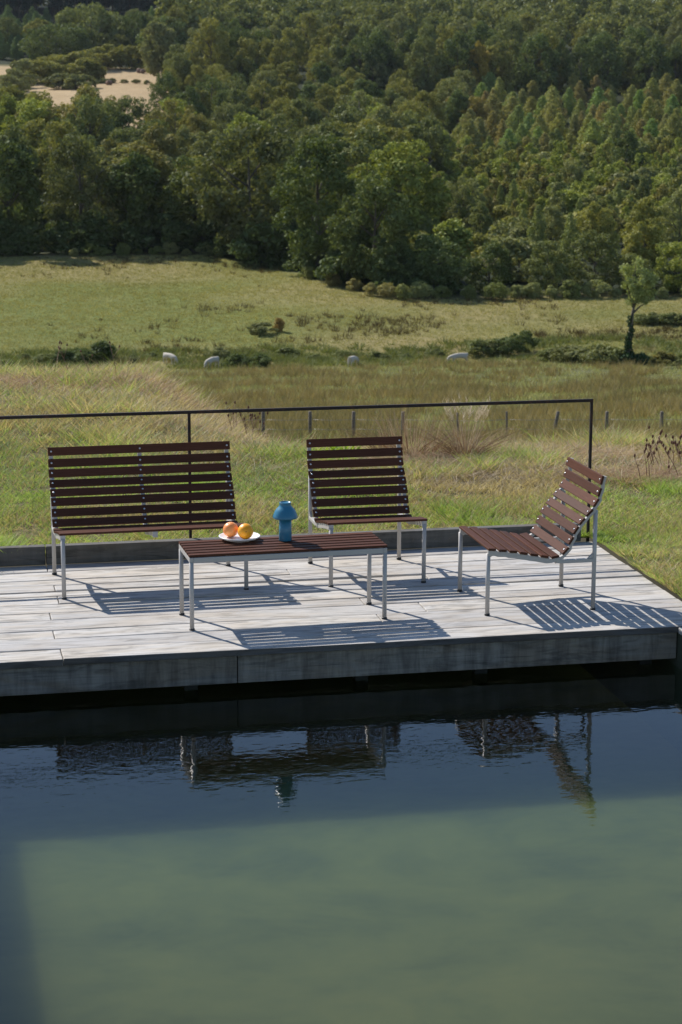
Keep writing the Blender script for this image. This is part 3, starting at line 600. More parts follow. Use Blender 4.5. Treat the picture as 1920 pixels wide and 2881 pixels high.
# ------------------------------------------------------------------ valley rushes, meadow weeds
def far_tufts(name, x, y, nb, h, spread, w, mat, label, cat, rr=(0, 1), col=None, lean=(.05, .45), bendy=.25):
    n = len(x); i = np.repeat(np.arange(n), nb); a = rs.rand(len(i))*6.283; sc = (.5+.9*rs.rand(n))[i]; r_ = spread*np.sqrt(rs.rand(len(i)))*sc
    X_ = x[i]+np.cos(a)*r_; Y_ = y[i]+np.sin(a)*r_; Z_ = ground(x, y)[i]; hh = h*(.5+.5*rs.rand(len(i)))*sc
    p = blades(X_, Y_, Z_, hh, w*(.7+.6*rs.rand(len(i))), lean[0]+(lean[1]-lean[0])*rs.rand(len(i)), 1, bendy, a)
    rnd = np.clip(rr[0]+(rr[1]-rr[0])*(.55*fbm(x, y, 9, 71)[i]*1.2+.45*rs.rand(n)[i]+.25*(rs.rand(len(i))-.5)), 0, 1)
    me = np_mesh(name, p[0], p[1], p[2], mat, rnd[p[3]]); o_ = link(name, me); tag(o_, label, cat, kind='stuff')
    if col: o_.color = col
    return o_
def carpet(name, n, d0, d1, nb, h, w, rr, col, label, dmax=None):
    D_ = d0+(d1-d0)*rs.rand(n)**.85; u_ = -.04+.50*rs.rand(n); x = u_*D_; k = (D_ < (TL(u_)-1 if dmax is None else dmax))
    return far_tufts(name, x[k], D_[k], nb, h, .32, w, M_rush, label, 'grass', rr, col, (.1, .9))
carpet('marsh_grass', 42000, 44, 174, 7, .28, .045, (.2, 1.2), (1.75, 1.85, 1.2, 1), 'green grass between the rushes of the valley floor', 999)
carpet('meadow_grass', 60000, 172, 250, 6, .17, .07, (.15, 1.15), (1.8, 1.75, 1.1, 1), 'short rough grass of the sloping meadow')
n = 15000; D_ = 48+(172-48)*rs.rand(n)**.8; u_ = -.06+.55*rs.rand(n); x = u_*D_; f = fbm(x, D_, 7, 81)
keep = rs.rand(n) < np.clip((fbm(x, D_, 4.5, 83)*.7+f*.3-.47)*14, .03, 1)*np.where(D_ > 160, .4, 1)*(1-.6*sstep(.36, .385, u_)*sstep(145, 155, D_))
far_tufts('rush_tufts', x[keep], D_[keep], 20, .72, .34, .05, M_rush, 'brownish rush tufts covering the wet valley floor', 'rushes', (-.1, 1.2), (1.4, 1.2, .95, 1))
n = 4200; u_ = -.06+.55*rs.rand(n); D_ = 176+(rs.rand(n))*(TL(u_)-178); x = u_*D_
keep = rs.rand(n) < np.clip((fbm(x, D_, 11, 91)-.50)*4.5+.2*np.exp(-((u_-.25)/.05)**2-((D_-190)/8)**2), .01, 1)
far_tufts('meadow_weeds', x[keep], D_[keep], 16, .62, .30, .05, M_rush, 'scattered brown docks and thistles in the meadow', 'weeds', (.0, .6), (.62, .48, .38, 1))
n = 4200; u_ = -.06+.55*rs.rand(n); D_ = 163+16*rs.rand(n); x = u_*D_
keep = rs.rand(n) < np.clip((fbm(x, D_, 6, 93)-.40)*6, .05, 1)
far_tufts('ditch_greens', x[keep], D_[keep], 22, .55, .40, .09, M_leaf, 'fresh green herbs along the ditch at the foot of the meadow', 'herbs', (.1, .9), (1.0, 1.0, .95, 1), (.2, .9))

# ------------------------------------------------------------------ trees
def leaf_mesh(name, C, Rr, n, size, mat, seed, up_bias=.25, squash=.85, fill=.3, trunk=None, droop=0.0, core=True):
    """leaves gathered on clump shells: C (k,3) centres, Rr (k,) radii"""
    r = np.random.RandomState(seed); k = len(C); w = Rr**2; i = r.choice(k, n, p=w/w.sum())
    d = r.randn(n, 3); d[:, 2] += up_bias; d /= np.linalg.norm(d, axis=1)[:, None]
    rad = Rr[i]*(1-fill*r.rand(n)**1.5)*(.92+.16*r.rand(n)); P = C[i]+d*rad[:, None]*np.array([1, 1, squash])
    nn = d+r.randn(n, 3)*.75; nn[:, 2] += .25; nn /= np.linalg.norm(nn, axis=1)[:, None]
    t = np.cross(nn, r.randn(n, 3)); t /= np.linalg.norm(t, axis=1)[:, None]; t[:, 2] -= droop; b_ = np.cross(nn, t)
    s = size*(.55+.9*r.rand(n))[:, None]; V_ = np.stack([P-t*s*.62, P-b_*s*.36, P+t*s*.62, P+b_*s*.36], 1).reshape(-1, 3)
    cl = r.rand(k)[i]; rnd = np.clip(.15+.35*cl+.5*r.rand(n), 0, 1)
    loops = np.arange(4*n); per = np.full(n, 4); mi = np.zeros(n, int)
    return V_, loops, per, rnd, mi
def mesh_from(name, parts, mats):
    V_ = []; L = []; P = []; Rn = []; Mi = []; off = 0
    for v, l, p, rn, mi in parts: V_.append(v); L.append(l+off); P.append(p); Rn.append(rn); Mi.append(mi); off += len(v)
    return np_mesh(name, np.concatenate(V_), np.concatenate(L), np.concatenate(P), mats, np.concatenate(Rn), None, np.concatenate(Mi))
def mb_part(m, mi): 
    return (np.array([tuple(v) for v in m.v]), np.array([i for f in m.f for i in f]), np.array([len(f) for f in m.f]), np.zeros(len(m.f)), np.full(len(m.f), mi))
def crown_clumps(seed, H, Wd, z0, n, rmin, rmax, power=1.0, top=.5):
    r = np.random.RandomState(seed); C = []; Rr = []
    hc = (H-z0)/2; zc = z0+hc
    while len(C) < n:
        d = r.randn(3); d /= np.linalg.norm(d); q_ = .45+.5*r.rand()**.5
        rr_ = rmin+(rmax-rmin)*r.rand(); z = d[2]*q_
        wid = 1-.25*max(0, z)**1.5
        p_ = np.array([d[0]*Wd/2*q_*wid, d[1]*Wd/2*q_*wid, zc+z*hc*.95])
        if p_[2]-rr_*.6 < z0*.5: continue
        C.append(p_); Rr.append(rr_)
    return np.array(C), np.array(Rr)
def trunk_mb(seed, H, Wd, r0, limbs=6, zfork=.25):
    r = random.Random(seed); m = MB(); pts = [(0, 0, -.5)]; x = y = 0
    for k in range(1, 6): x += r.uniform(-.15, .15); y += r.uniform(-.15, .15); pts.append((x, y, H*.8*k/5))
    m.tube(pts, [r0*(1-.16*k) for k in range(6)], 7)
    for k in range(limbs):
        a = r.uniform(0, 6.28); zb = H*r.uniform(zfork, .6); L = Wd*.36
        m.tube([(0, 0, zb), (math.cos(a)*L*.5, math.sin(a)*L*.5, zb+H*.10), (math.cos(a)*L, math.sin(a)*L, zb+H*.22)], [r0*.45, r0*.28, r0*.12], 5)
    return m
BL = []      # broadleaf variants: (joined mesh, crown mesh, trunk mesh, H)
for k in range(9):
    H = 14.0; Wd = [9.5, 11, 8, 10, 12, 9, 10.5, 8.5, 7.5][k]; C, Rr = crown_clumps(100+k, H, Wd, [.4, .3, .6, .2, .5, .2, .8, .3, .4][k], [75, 95, 60, 110, 105, 85, 70, 95, 70][k], .55, [1.5, 1.3, 1.7, 1.2, 1.6, 1.35, 1.7, 1.25, 1.45][k])
    cp = leaf_mesh('c', C, Rr, 9500, [.36, .32, .42, .30, .38, .34, .40, .30, .36][k], M_leaf, 200+k, fill=.45); tp = trunk_mb(300+k, H, Wd, .28)
    BL.append((mesh_from('broadleaf_tree', [cp, mb_part(tp, 1)], [M_leaf, M_bark]), mesh_from('crown', [cp], [M_leaf]), mesh_from('trunk', [mb_part(tp, 0)], [M_bark]), H))
C, Rr = crown_clumps(190, 14, 20, .3, 90, 1.2, 2.4); cp = leaf_mesh('c', C, Rr, 9000, .55, M_leaf, 290); tp = trunk_mb(390, 14, 14, .4)
WIDE = (mesh_from('broadleaf_tree', [cp, mb_part(tp, 1)], [M_leaf, M_bark]), 14)
SHR = []
for k in range(7):
    H = 4.5; Wd = [4.2, 5.2, 3.4, 6, 4.6, 3.0, 5.0][k]; C, Rr = crown_clumps(500+k, H, Wd, .0, 22+4*k, .45, 1.05)
    cp = leaf_mesh('c', C, Rr, 3000, .30, M_leaf, 600+k, .3); tp = trunk_mb(650+k, H, Wd, .08, 4); SHR.append((mesh_from('shrub', [cp, mb_part(tp, 1)], [M_leaf, M_bark]), H))
LAR = []
for k in range(5):
    H = 8.5; r = np.random.RandomState(700+k); C = []; Rr = []
    for j in range(64):
        t = (j+.5)/64; z = .5+t*(H-.9); w = (1-t**2.2)**.8*(1.55+.14*k)*(1 if t > .15 else .8); a = j*2.4+r.rand(); q_ = .35+.65*r.rand()
        C.append((math.cos(a)*w*q_, math.sin(a)*w*q_, z)); Rr.append(.35+.38*(1-t)*(.7+.6*r.rand()))
    cp = leaf_mesh('c', np.array(C), np.array(Rr), 5200, .22, M_needle, 720+k, .2, 1.25, .5); m = MB(); m.tube([(0, 0, -.3), (0, 0, H*.95)], [.12, .02], 6)
    LAR.append((mesh_from('young_conifer', [cp, mb_part(m, 1)], [M_needle, M_bark]), H))
SAP = []
for k in range(6):
    H = 6.0; Wd = [2.4, 1.9, 2.8, 2.1, 3.0, 1.7][k]; C, Rr = crown_clumps(560+k, H, Wd, .2, 26, .28, .62)
    cp = leaf_mesh('c', C, Rr, 2600, .22, M_leaf, 570+k, .5, 1.2, .5); tp = trunk_mb(575+k, H, Wd, .05, 4); SAP.append((mesh_from('sapling', [cp, mb_part(tp, 1)], [M_leaf, M_bark]), H))
SPR = []
for k in range(3):
    H = 22; C = []; Rr = []; r = np.random.RandomState(800+k)
    for j in range(70):
        t = (j+.5)/70; z = 6+t*(H-6.5); w = (1-t)**.8*2.3; a = j*2.4+r.rand(); C.append((math.cos(a)*w*.7, math.sin(a)*w*.7, z)); Rr.append(.4+.8*(1-t)*(.6+.7*r.rand()))
    cp = leaf_mesh('c', np.array(C), np.array(Rr), 3600, .45, M_spruce, 820+k, -.1, .7, .5, droop=.3); m = MB(); m.tube([(0, 0, -.5), (0, 0, H*.97)], [.26, .03], 7)
    SPR.append((mesh_from('spruce_tree', [cp, mb_part(m, 1)], [M_spruce, M_bark]), H))
tr_ = random.Random(5)
TINTS = {'deep green': (.68, .78, .68), 'green': (1, 1, .95), 'olive': (1.35, 1.18, .85), 'yellow green': (1.4, 1.4, .85), 'grey green': (1.15, 1.08, 1.15), 'brownish': (1.25, 1.02, .85)}
def put(mesh_h, name, x, y, h, tint, label, cat, group, wide=1.0, rz=None, parts=None, zoff=-.1):
    z = float(ground(x, y))+zoff; me, H = mesh_h; s = h/H; j = 1+tr_.uniform(-.10, .10); c = (*[t*j for t in TINTS[tint]], 1) if isinstance(tint, str) else (*tint, 1)
    if parts:
        o_ = empty(name, (x, y, z)); a = link('crown', parts[0], o_); a.color = c; link('trunk', parts[1], o_)
    else:
        o_ = link(name, me); o_.location = (x, y, z); o_.color = c
    o_.rotation_euler = (0, 0, tr_.uniform(0, 6.28) if rz is None else rz); o_.scale = (s*wide, s*wide, s)
    tag(o_, label, cat, group); return o_
def scatter(u0, u1, d0, d1, sx, sy, jit=.38):
    """staggered jittered positions inside a band (u bearing, d distance)"""
    out = []; d = d0; row = 0
    while d < d1:
        x = u0*d+(row % 2)*sx/2
        while x < u1*d:
            out.append((x+tr_.uniform(-jit, jit)*sx, d+tr_.uniform(-jit, jit)*sy)); x += sx*tr_.uniform(.85, 1.15)
        d += sy; row += 1
    return out
UL, UR = -.02, .455     # a margin past both edges of the frame
# A: the wood on the left, front row with trunks and crowns as parts
front = []; 
xs = []
u = UL+.002
while u < .236:
    D = TL(u)+4+tr_.uniform(-.5, 2.5); h = tr_.uniform(12.2, 15.2); front.append((u*D, D, h)); u += tr_.uniform(6.2, 8.8)/D
ORD = ['first', 'second', 'third', 'fourth', 'fifth', 'sixth', 'seventh', 'eighth', 'ninth', 'tenth', 'eleventh', 'twelfth', 'thirteenth', 'fourteenth', 'fifteenth']
vis = 0
for i, (x, y, h) in enumerate(front):
    if .0435+.0 < x/y: lab = '%s tall tree from the left in the front row of the dark wood' % ORD[min(vis, 14)]; vis += 1
    else: lab = 'tall tree at the meadow edge, beyond the left side of the picture'
    k = tr_.randrange(9); put((BL[k][0], 14), 'broadleaf_tree', x, y, h*(1.12 if .15 < x/y < .2 else 1), tr_.choice([(.55, .64, .55), (.62, .70, .55), (.74, .80, .66), (.72, .70, .70)]), lab, 'tree', 'trees of the left wood', 1.0, parts=(BL[k][1], BL[k][2]))  # front-row tints darkened to paint in the shade on camera-facing sides
def zone(u): return 'at the left' if u < .13 else ('near the centre' if u < .24 else 'at the right')
for x, y in scatter(UL, .255, 262, 470, 10.4, 14):
    u = x/y
    if y < TL(u)+11 or (u < .17 and y > 402) or (u < .2 and y > 435): continue
    tint = tr_.choice(['green', 'green', 'olive', 'olive', 'grey green', 'yellow green', 'brownish'])
    put((BL[tr_.randrange(9)][0], 14), 'broadleaf_tree', x, y, (tr_.uniform(14.5, 17) if y > 350 and u < .13 else tr_.uniform(10.0, 15)), tint, '%s tree in the near wood' % tint, 'tree', '%s trees in the near wood' % tint, tr_.uniform(.8, 1.25))
# B: tall wood on the upper slope at the right and centre
for x, y in scatter(.15, UR, 545, 575, 9.5, 10):
    u = x/y
    if u < .20 and tr_.random() < .2: continue
    tint = tr_.choice(['deep green', 'deep green', 'green', 'olive'])
    put((BL[tr_.randrange(9)][0], 14), 'broadleaf_tree', x, y, tr_.uniform(16, 21), tint, '%s tree fronting the tall upper wood' % tint, 'tree', '%s trees of the tall upper wood' % tint, .8)
for x, y in scatter(.13, UR, 582, 650, 17, 30):
    put((BL[tr_.randrange(9)][0], 14), 'broadleaf_tree', x, y, tr_.uniform(14, 19), tr_.choice(['green', 'olive', 'grey green']), 'tree behind the front of the tall upper wood', 'tree', 'trees behind the front of the upper wood', .95)
# centre slope
for x, y in scatter(.165, .275, 470, 540, 11, 17):
    tint = tr_.choice(['green', 'olive', 'olive', 'grey green', 'deep green'])
    put((BL[tr_.randrange(9)][0], 14), 'broadleaf_tree', x, y, tr_.uniform(10, 14), tint, '%s rounded tree on the middle slope' % tint, 'tree', '%s trees on the middle slope' % tint)
# trees beyond the pale field
for x, y in scatter(UL, .18, 676, 715, 14, 20):
    tint = tr_.choice(['deep green', 'deep green', 'green', 'olive']); u = x/y
    if u < .07 and y > 690: continue
    put((BL[tr_.randrange(9)][0], 14), 'broadleaf_tree', x, y, tr_.uniform(12, 15), tint, '%s tree standing beyond the pale field' % tint, 'tree', '%s trees beyond the pale field' % tint, 1.2)
put((BL[4][0], 14), 'broadleaf_tree', U(290)*655, 655, 9, 'olive', 'pale olive spreading tree just beyond the pale field, between darker ones', 'tree', None, 1.2)
put(WIDE, 'broadleaf_tree', U(145)*642, 642, 12.5, 'deep green', 'very broad dark dome of a tree behind the pale field, lowest of its cluster', 'tree', None, 1.2)
put(WIDE, 'broadleaf_tree', U(225)*668, 668, 17.5, 'green', 'tallest broad dome of a tree above the pale field, highest of its cluster', 'tree', None, .95)
put(WIDE, 'broadleaf_tree', U(325)*672, 672, 15, 'deep green', 'dark dome of a tree right of the tallest dome above the pale field', 'tree', None, .75)
put((BL[4][0], 14), 'broadleaf_tree', U(388)*640, 640, 16, 'deep green', 'dark tall tree at the back right corner of the pale field by the bales', 'tree', None, 1.15)
for x, y in scatter(.128, .17, 440, 556, 9.5, 15): put((BL[tr_.randrange(9)][0], 14), 'broadleaf_tree', x, y, tr_.uniform(9, 12), tr_.choice(['green', 'deep green', 'olive']), 'tree closing the right end of the pale field', 'tree', 'trees right of the pale field')
put((BL[8][0], 14), 'broadleaf_tree', U(415)*560, 560, 11.5, 'green', 'bright rounded tree at the right end of the pale field', 'tree', None, 1.2)
# C: conifer plantation and scrub on the right
for x, y in scatter(.262, .42, 408, 540, 7.0, 9.5):
    u = x/y
    if u < .275+.0 and tr_.random() < .4: continue
    if tr_.random() < .05:
        put((LAR[0][0], 8.5), 'young_conifer', x, y, tr_.uniform(6, 8), (.85, .82, .85), 'brownish thin conifer in the plantation', 'conifer', 'brownish conifers of the plantation', 1.3); continue
    put((LAR[tr_.randrange(5)][0], 8.5), 'young_conifer', x, y, tr_.uniform(5.5, 10), (tr_.uniform(.85, 1.25), tr_.uniform(.85, 1.15), tr_.uniform(.75, 1.0)), 'soft green conifer in the plantation', 'conifer', 'green conifers of the plantation', tr_.uniform(1.2, 1.7))
for x, y in scatter(.225, .42, 268, 408, 5.0, 8.6):
    tint = tr_.choice(['olive', 'yellow green', 'grey green', 'green', 'yellow green', 'brownish'])
    put((SAP[tr_.randrange(6)][0], 6.0), 'sapling', x, y, tr_.uniform(4.0, 7.5), tuple(1.1*q_ for q_ in TINTS[tint]), '%s sapling on the young slope' % tint, 'sapling', '%s saplings on the right slope' % tint, tr_.uniform(.9, 1.4))
for x, y in scatter(.20, .435, 214, 408, 7.0, 9.6):
    u = x/y
    if y > 275 and tr_.random() < .45: continue
    if y < TL(u)+7 or (u < .235 and y < 320 and tr_.random() < .5): continue
    tint = tr_.choice(['olive', 'olive', 'yellow green', 'yellow green', 'grey green', 'green', 'brownish']); t = tr_.random()
    if t < .16: put((LAR[tr_.randrange(5)][0], 8.5), 'young_conifer', x, y, tr_.uniform(5, 8), (.9, .95, .85), 'dark slim conifer in the scrub', 'conifer', 'conifers in the scrub', .9)
    elif t < .34: put((BL[tr_.randrange(9)][0], 14), 'broadleaf_tree', x, y, tr_.uniform(5.5, 9), tuple(1.2*q_ for q_ in TINTS[tint]), '%s young tree above the scrub' % tint, 'tree', '%s young trees in the scrub' % tint, .95)
    else: put((SHR[tr_.randrange(7)][0], 4.5), 'shrub', x, y, tr_.uniform(3.2, 5.6), (tuple(1.12*q_ for q_ in TINTS[tint])), '%s bush in the scrub' % tint, 'bush', '%s bushes in the scrub' % tint, 1.25)
# the green bushes along the edge at the right
i = 0; u = .213; 
while u < UR:
    D = TL(u)+3+tr_.uniform(0, 3); h = tr_.uniform(5.2, 7.8)
    lab = '%s leafy bush from the left along the edge right of the dark wood' % ORD[min(i, 14)] if u < .39 and i < 15 else 'big leafy bush at the meadow edge beyond the right side of the picture'
    put((BL[tr_.choice([1, 3, 4, 7])][0], 14), 'bush', u*D, D, h, tr_.choice(['green', 'yellow green', 'green', 'deep green']), lab, 'bush', 'bushes along the meadow edge', 1.25, zoff=-.9); u += tr_.uniform(4.4, 6.6)/D; i += 1
# dark spruces top left and centre
for x, y in scatter(.02, .125, 775, 835, 6.2, 12):
    put((SPR[tr_.randrange(3)][0], 22), 'spruce_tree', x, y, tr_.uniform(19, 24), (1, 1, 1), 'dark tall spruce at the hilltop', 'spruce', 'tall spruces at the top left')
for x, y in scatter(.025, .068, 660, 770, 6.0, 9.5):
    put((LAR[tr_.randrange(5)][0], 8.5), 'young_conifer', x, y, tr_.uniform(7, 9), (.55, .72, .75), 'bluish small conifer below the spruces', 'conifer', 'small conifers below the spruces', 1.4)
for x, y in scatter(.12, .23, 715, 745, 8, 14):
    put((LAR[tr_.randrange(5)][0], 8.5), 'young_conifer', x, y, tr_.uniform(9, 12), (.75, .95, .85), 'conifer in the hilltop band', 'conifer', 'conifers along the hilltop')
# far wood that reads as one mass
fv = []; fl = []; fp = []; fr_ = []; off = 0
lo = []
for k in range(4):
    C, Rr = crown_clumps(900+k, 14, 11, .5, 34, 1.2, 2.2); lo.append(leaf_mesh('c', C, Rr, 1500, .85, M_leaf, 950+k))
for x, y in scatter(UL-.03, UR+.03, 672, 860, 13, 19):
    u = x/y
    if u < .13 and y < 818: continue
    v, l, p_, rn, mi_ = lo[tr_.randrange(4)]; a = tr_.uniform(0, 6.28); s = tr_.uniform(.9, 1.25)*(1.45 if u < .135 else 1); z = float(ground(x, y)); ca, sa = math.cos(a)*s, math.sin(a)*s
    V_ = np.stack([v[:, 0]*ca-v[:, 1]*sa+x, v[:, 0]*sa+v[:, 1]*ca+y, v[:, 2]*s+z], -1); fv.append(V_); fl.append(l+off); fp.append(p_); fr_.append(np.clip(rn+tr_.uniform(-.25, .25), 0, 1)); off += len(v)
me = np_mesh('distant_woodland', np.concatenate(fv), np.concatenate(fl), np.concatenate(fp), M_leaf, np.concatenate(fr_)); o = link('distant_woodland', me); o.color = (1.1, 1.05, .95, 1)
tag(o, 'far wood closing the hilltop behind everything else', 'woodland', kind='stuff')
# understorey that keeps the ground dark inside the wood's edge
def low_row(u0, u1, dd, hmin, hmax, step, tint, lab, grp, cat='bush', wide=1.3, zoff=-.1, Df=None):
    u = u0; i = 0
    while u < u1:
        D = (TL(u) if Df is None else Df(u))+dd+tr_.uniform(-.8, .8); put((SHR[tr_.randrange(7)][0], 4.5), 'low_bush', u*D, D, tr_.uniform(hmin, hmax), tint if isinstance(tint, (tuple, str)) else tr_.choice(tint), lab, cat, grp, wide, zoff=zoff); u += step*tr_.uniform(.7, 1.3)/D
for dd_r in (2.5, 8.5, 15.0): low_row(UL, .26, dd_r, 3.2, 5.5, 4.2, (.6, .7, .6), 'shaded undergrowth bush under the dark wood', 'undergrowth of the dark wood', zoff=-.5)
low_row(.078, .15, -.5, .7, 1.6, 2.0, [(2.0, 1.75, 1.9), (1.5, 1.4, 1.3), (1.2, 1.2, .9)], 'pale low bramble along the foot of the dark wood', 'brambles under the dark wood')
low_row(.193, .25, -1.5, 1.3, 2.4, 2.2, [(2.4, 2.2, 2.6), (1.9, 1.5, 1.6), (1.5, 1.4, 1.2)], 'pale grey bracken clump on the curve of the meadow edge', 'bracken on the curve of the meadow edge')
low_row(.25, UR, -.8, .9, 1.9, 2.4, [(1.7, 1.6, 1.7), (1.2, 1.2, 1.0)], 'low bramble along the foot of the bushes at the right', 'brambles under the right bushes')
# ditch hedges between meadow and rushes
def bush(col, D, h, wide, tint, lab, ry=1.0):
    o_ = put((SHR[tr_.randrange(7)][0], 4.5), 'bush', U(col)*D, D, h, tint, lab, 'bush', None, wide); return o_
bush(145, 170, 1.2, 1.6, 'deep green', 'low dark bush in the ditch, second from the left'); bush(180, 170.5, 1.3, 2.0, 'deep green', 'low dark spreading bush in the ditch at the left, middle of three'); bush(232, 171, 1.7, 1.7, 'deep green', 'low dark bush in the ditch, right one of the left three')
bush(545, 166, 1.2, 2.2, 'deep green', 'low dark bush just right of the second cow'); bush(595, 165, 1.2, 2.0, 'deep green', 'low dark bush further right of the second cow')
bush(500, 174, 1.0, 2.2, 'grey green', 'greyish bush in the ditch above the second cow'); bush(600, 186, 1.1, 2.4, 'grey green', 'greyish bramble mound alone in the meadow above the bench'); bush(640, 187, 1.3, .9, (2.0, 1.2, 1.1), 'small reddish shrub beside the bramble mound in the meadow')
bush(1100, 171, 1.6, 1.7, 'green', 'dark bush in the ditch just right of the pair of cows'); bush(1128, 172, 1.4, 1.6, 'grey green', 'dark low bush between the cow pair and the pointed shrub'); bush(1160, 172, 1.6, 1.6, 'deep green', 'low dark bush left of the pointed shrub in the ditch'); bush(1203, 173, 1.9, 1.1, 'deep green', 'small upright dark shrub standing alone in the ditch')
for c_, D, h, w, t in [(1262, 164, 1.2, 2.2, 'green'), (1305, 162, 1.5, 1.9, 'grey green'), (1345, 160, 1.4, 2.1, 'grey green'), (1385, 158, 1.9, 1.6, 'grey green'), (1410, 157, 1.5, 1.5, 'green'), (1475, 157, 1.0, 2.0, 'grey green'), (1520, 157, 1.2, 1.8, 'brownish'), (1575, 157, 1.1, 2.1, 'green')]:
    put((SHR[tr_.randrange(7)][0], 4.5), 'bush', U(c_)*D, D, h, t, '%s rounded ditch bush' % t, 'bush', '%s bushes by the lone tree' % t, w)
for c_ in range(1475, 1640, 22):
    put((SHR[tr_.randrange(7)][0], 4.5), 'low_bush', U(c_)*186, 186+tr_.uniform(-1, 1), 1.1, 'green', 'low hedge bush crossing the meadow', 'bush', 'hedge right of the lone tree', 2.0)
for c_ in list(range(-40, 110, 48))+list(range(300, 370, 50))+list(range(660, 1020, 68)):
    D = 171+tr_.uniform(-2, 3); put((SHR[tr_.randrange(7)][0], 4.5), 'low_bush', U(c_)*D, D, tr_.uniform(.5, .9), 'green', 'very low green bush in the ditch', 'bush', 'low ditch bushes', 2.6)
# shrubs and hedge in the pale field
for c_ in (112, 128, 146, 165, 186, 206, 225): put((SHR[tr_.randrange(7)][0], 4.5), 'hedge_bush', U(c_)*574, 574+tr_.uniform(-5, 5), tr_.uniform(4.5, 6.5), 'olive', 'rounded bush in the middle of the pale field', 'bush', 'bushes across the middle of the field', 1.6)
for c_, D, h, w in [(66, 560, 7, 1.1), (54, 540, 5.5, 1.2), (42, 520, 5, 1.3), (28, 500, 4.5, 1.4), (12, 485, 4.5, 1.4), (82, 580, 6, 1.2)]: put((SHR[tr_.randrange(7)][0], 4.5), 'hedge_bush', U(c_)*D, D, h, 'grey green', 'bush of the hedge cutting the left end of the pale field', 'bush', 'hedge at the left of the pale field', w)
for c_ in (138, 165, 190, 212, 235, 262, 290, 315): put((SHR[tr_.randrange(7)][0], 4.5), 'hedge_bush', U(c_)*(600+(c_ > 220)*30), 600+(c_ > 220)*30+tr_.uniform(-3, 3), tr_.uniform(5.5, 7.5), 'olive', 'rounded bush along the back of the pale field', 'bush', 'bushes at the back of the field', 1.6)
for c_ in (150, 168, 186, 204, 226, 250, 272, 296, 322, 345): put((SHR[tr_.randrange(7)][0], 4.5), 'hedge_bush', U(c_)*(545+(c_ > 210)*22), 545+(c_ > 210)*22+tr_.uniform(-3, 3), tr_.uniform(3.2, 4.4)*(.35 if c_ > 210 else 1), 'grey green', 'low bramble strip dividing the pale field', 'bush', 'brambles inside the pale field', 2.0)
for i, (c_, D) in enumerate([(330, 618), (348, 620), (262, 560), (24, 575), (338, 616)]):
    m = MB(); m.tube([(-.65, 0, .65), (.65, 0, .65)], .65, 16); o = m.build('hay_bale', M_bale); o.location = (U(c_)*D, D, float(ground(U(c_)*D, D))-.05); o.rotation_euler = (0, 0, .4*i)
    tag(o, ['left round bale of the group at the back of the pale field', 'right round bale of the group at the back of the pale field', 'round bale alone in the middle of the pale field', 'round bale at the far left of the pale field', 'middle round bale of the group at the back of the pale field'][i], 'hay bale', 'hay bales')
# autumn-coloured tree in the tall wood
put((BL[2][0], 14), 'broadleaf_tree', U(1088)*540, 540, 18.5, (1.75, 1.2, .62), 'orange tinged tree standing out in the tall wood, right of centre', 'tree', None, .55)
put((BL[0][0], 14), 'broadleaf_tree', U(1085)*470, 470, 10, (1.5, 1.1, .85), 'brownish round tree at the top left of the conifer plantation', 'tree', None, .9)
put((BL[5][0], 14), 'broadleaf_tree', U(1425)*350, 350, 11, 'deep green', 'dark round tree rising above the scrub near the right edge', 'tree', None, .9)

# ---- the lone tree with ivy
D = 156; x0 = U(1441)*D; lone = empty('ivy_clad_tree', (x0, D, float(ground(x0, D)))); tag(lone, 'lone tree with a bare forked trunk and ivy, in the ditch at the right', 'tree')
m = MB(); m.tube([(0, 0, -.3), (.1, 0, 1.2), (.15, 0, 2.6), (.28, .05, 4.0), (.38, .05, 4.7)], [.26, .20, .16, .13, .11], 9)
for e_ in [((.38, .05, 4.6), (.1, 0, 5.4), (-.2, 0, 6.4), (-.5, .2, 7.2)), ((.38, .05, 4.6), (.5, 0, 5.6), (.45, .1, 7), (.4, 0, 8.2)), ((.4, .05, 4.7), (.8, 0, 5.6), (1.1, -.1, 6.8)), ((.4, .05, 4.3), (.9, 0, 4.8), (1.5, 0, 5.1), (1.75, 0, 5.3)), ((.4, 0, 5.0), (.3, -.3, 6.2), (0, -.6, 7.4))]:
    m.tube(e_, [.085, .06, .04, .02][:len(e_)], 6)
m.build('trunk', M_bark, lone)
r = np.random.RandomState(77); C = []; Rr = []
for k in range(46):
    d = r.randn(3); d /= np.linalg.norm(d); q_ = .5+.45*r.rand(); C.append((.72+d[0]*1.5*q_, d[1]*1.5*q_, 6.7+d[2]*1.75*q_)); Rr.append(.28+.34*r.rand())
C += [(1.55, 0, 5.2), (1.85, 0, 5.5), (1.2, .2, 5.3), (2.1, .1, 5.9)]; Rr += [.28, .3, .22, .35]
cm = leaf_mesh('c', np.array(C), np.array(Rr), 5200, .15, M_leaf, 78, fill=.8); o = link('crown', mesh_from('crown', [cm], [M_leaf]), lone); o.color = (1.75, 1.75, 1.7, 1)
C = np.array([(.08+.05*k/10+.12*math.sin(k), .1*math.cos(k*2), .2+k*.34) for k in range(12)]); cm = leaf_mesh('c', C, np.linspace(.42, .2, 12), 2200, .14, M_ivy, 79); link('ivy', mesh_from('ivy', [cm], [M_ivy]), lone)
C = np.array([(-.4+.3*k, -.2, .4+.15*(k % 2)) for k in range(6)]); cm = leaf_mesh('c', C, np.full(6, .6), 1500, .2, M_ivy, 80); link('undergrowth', mesh_from('undergrowth', [cm], [M_ivy]), lone)

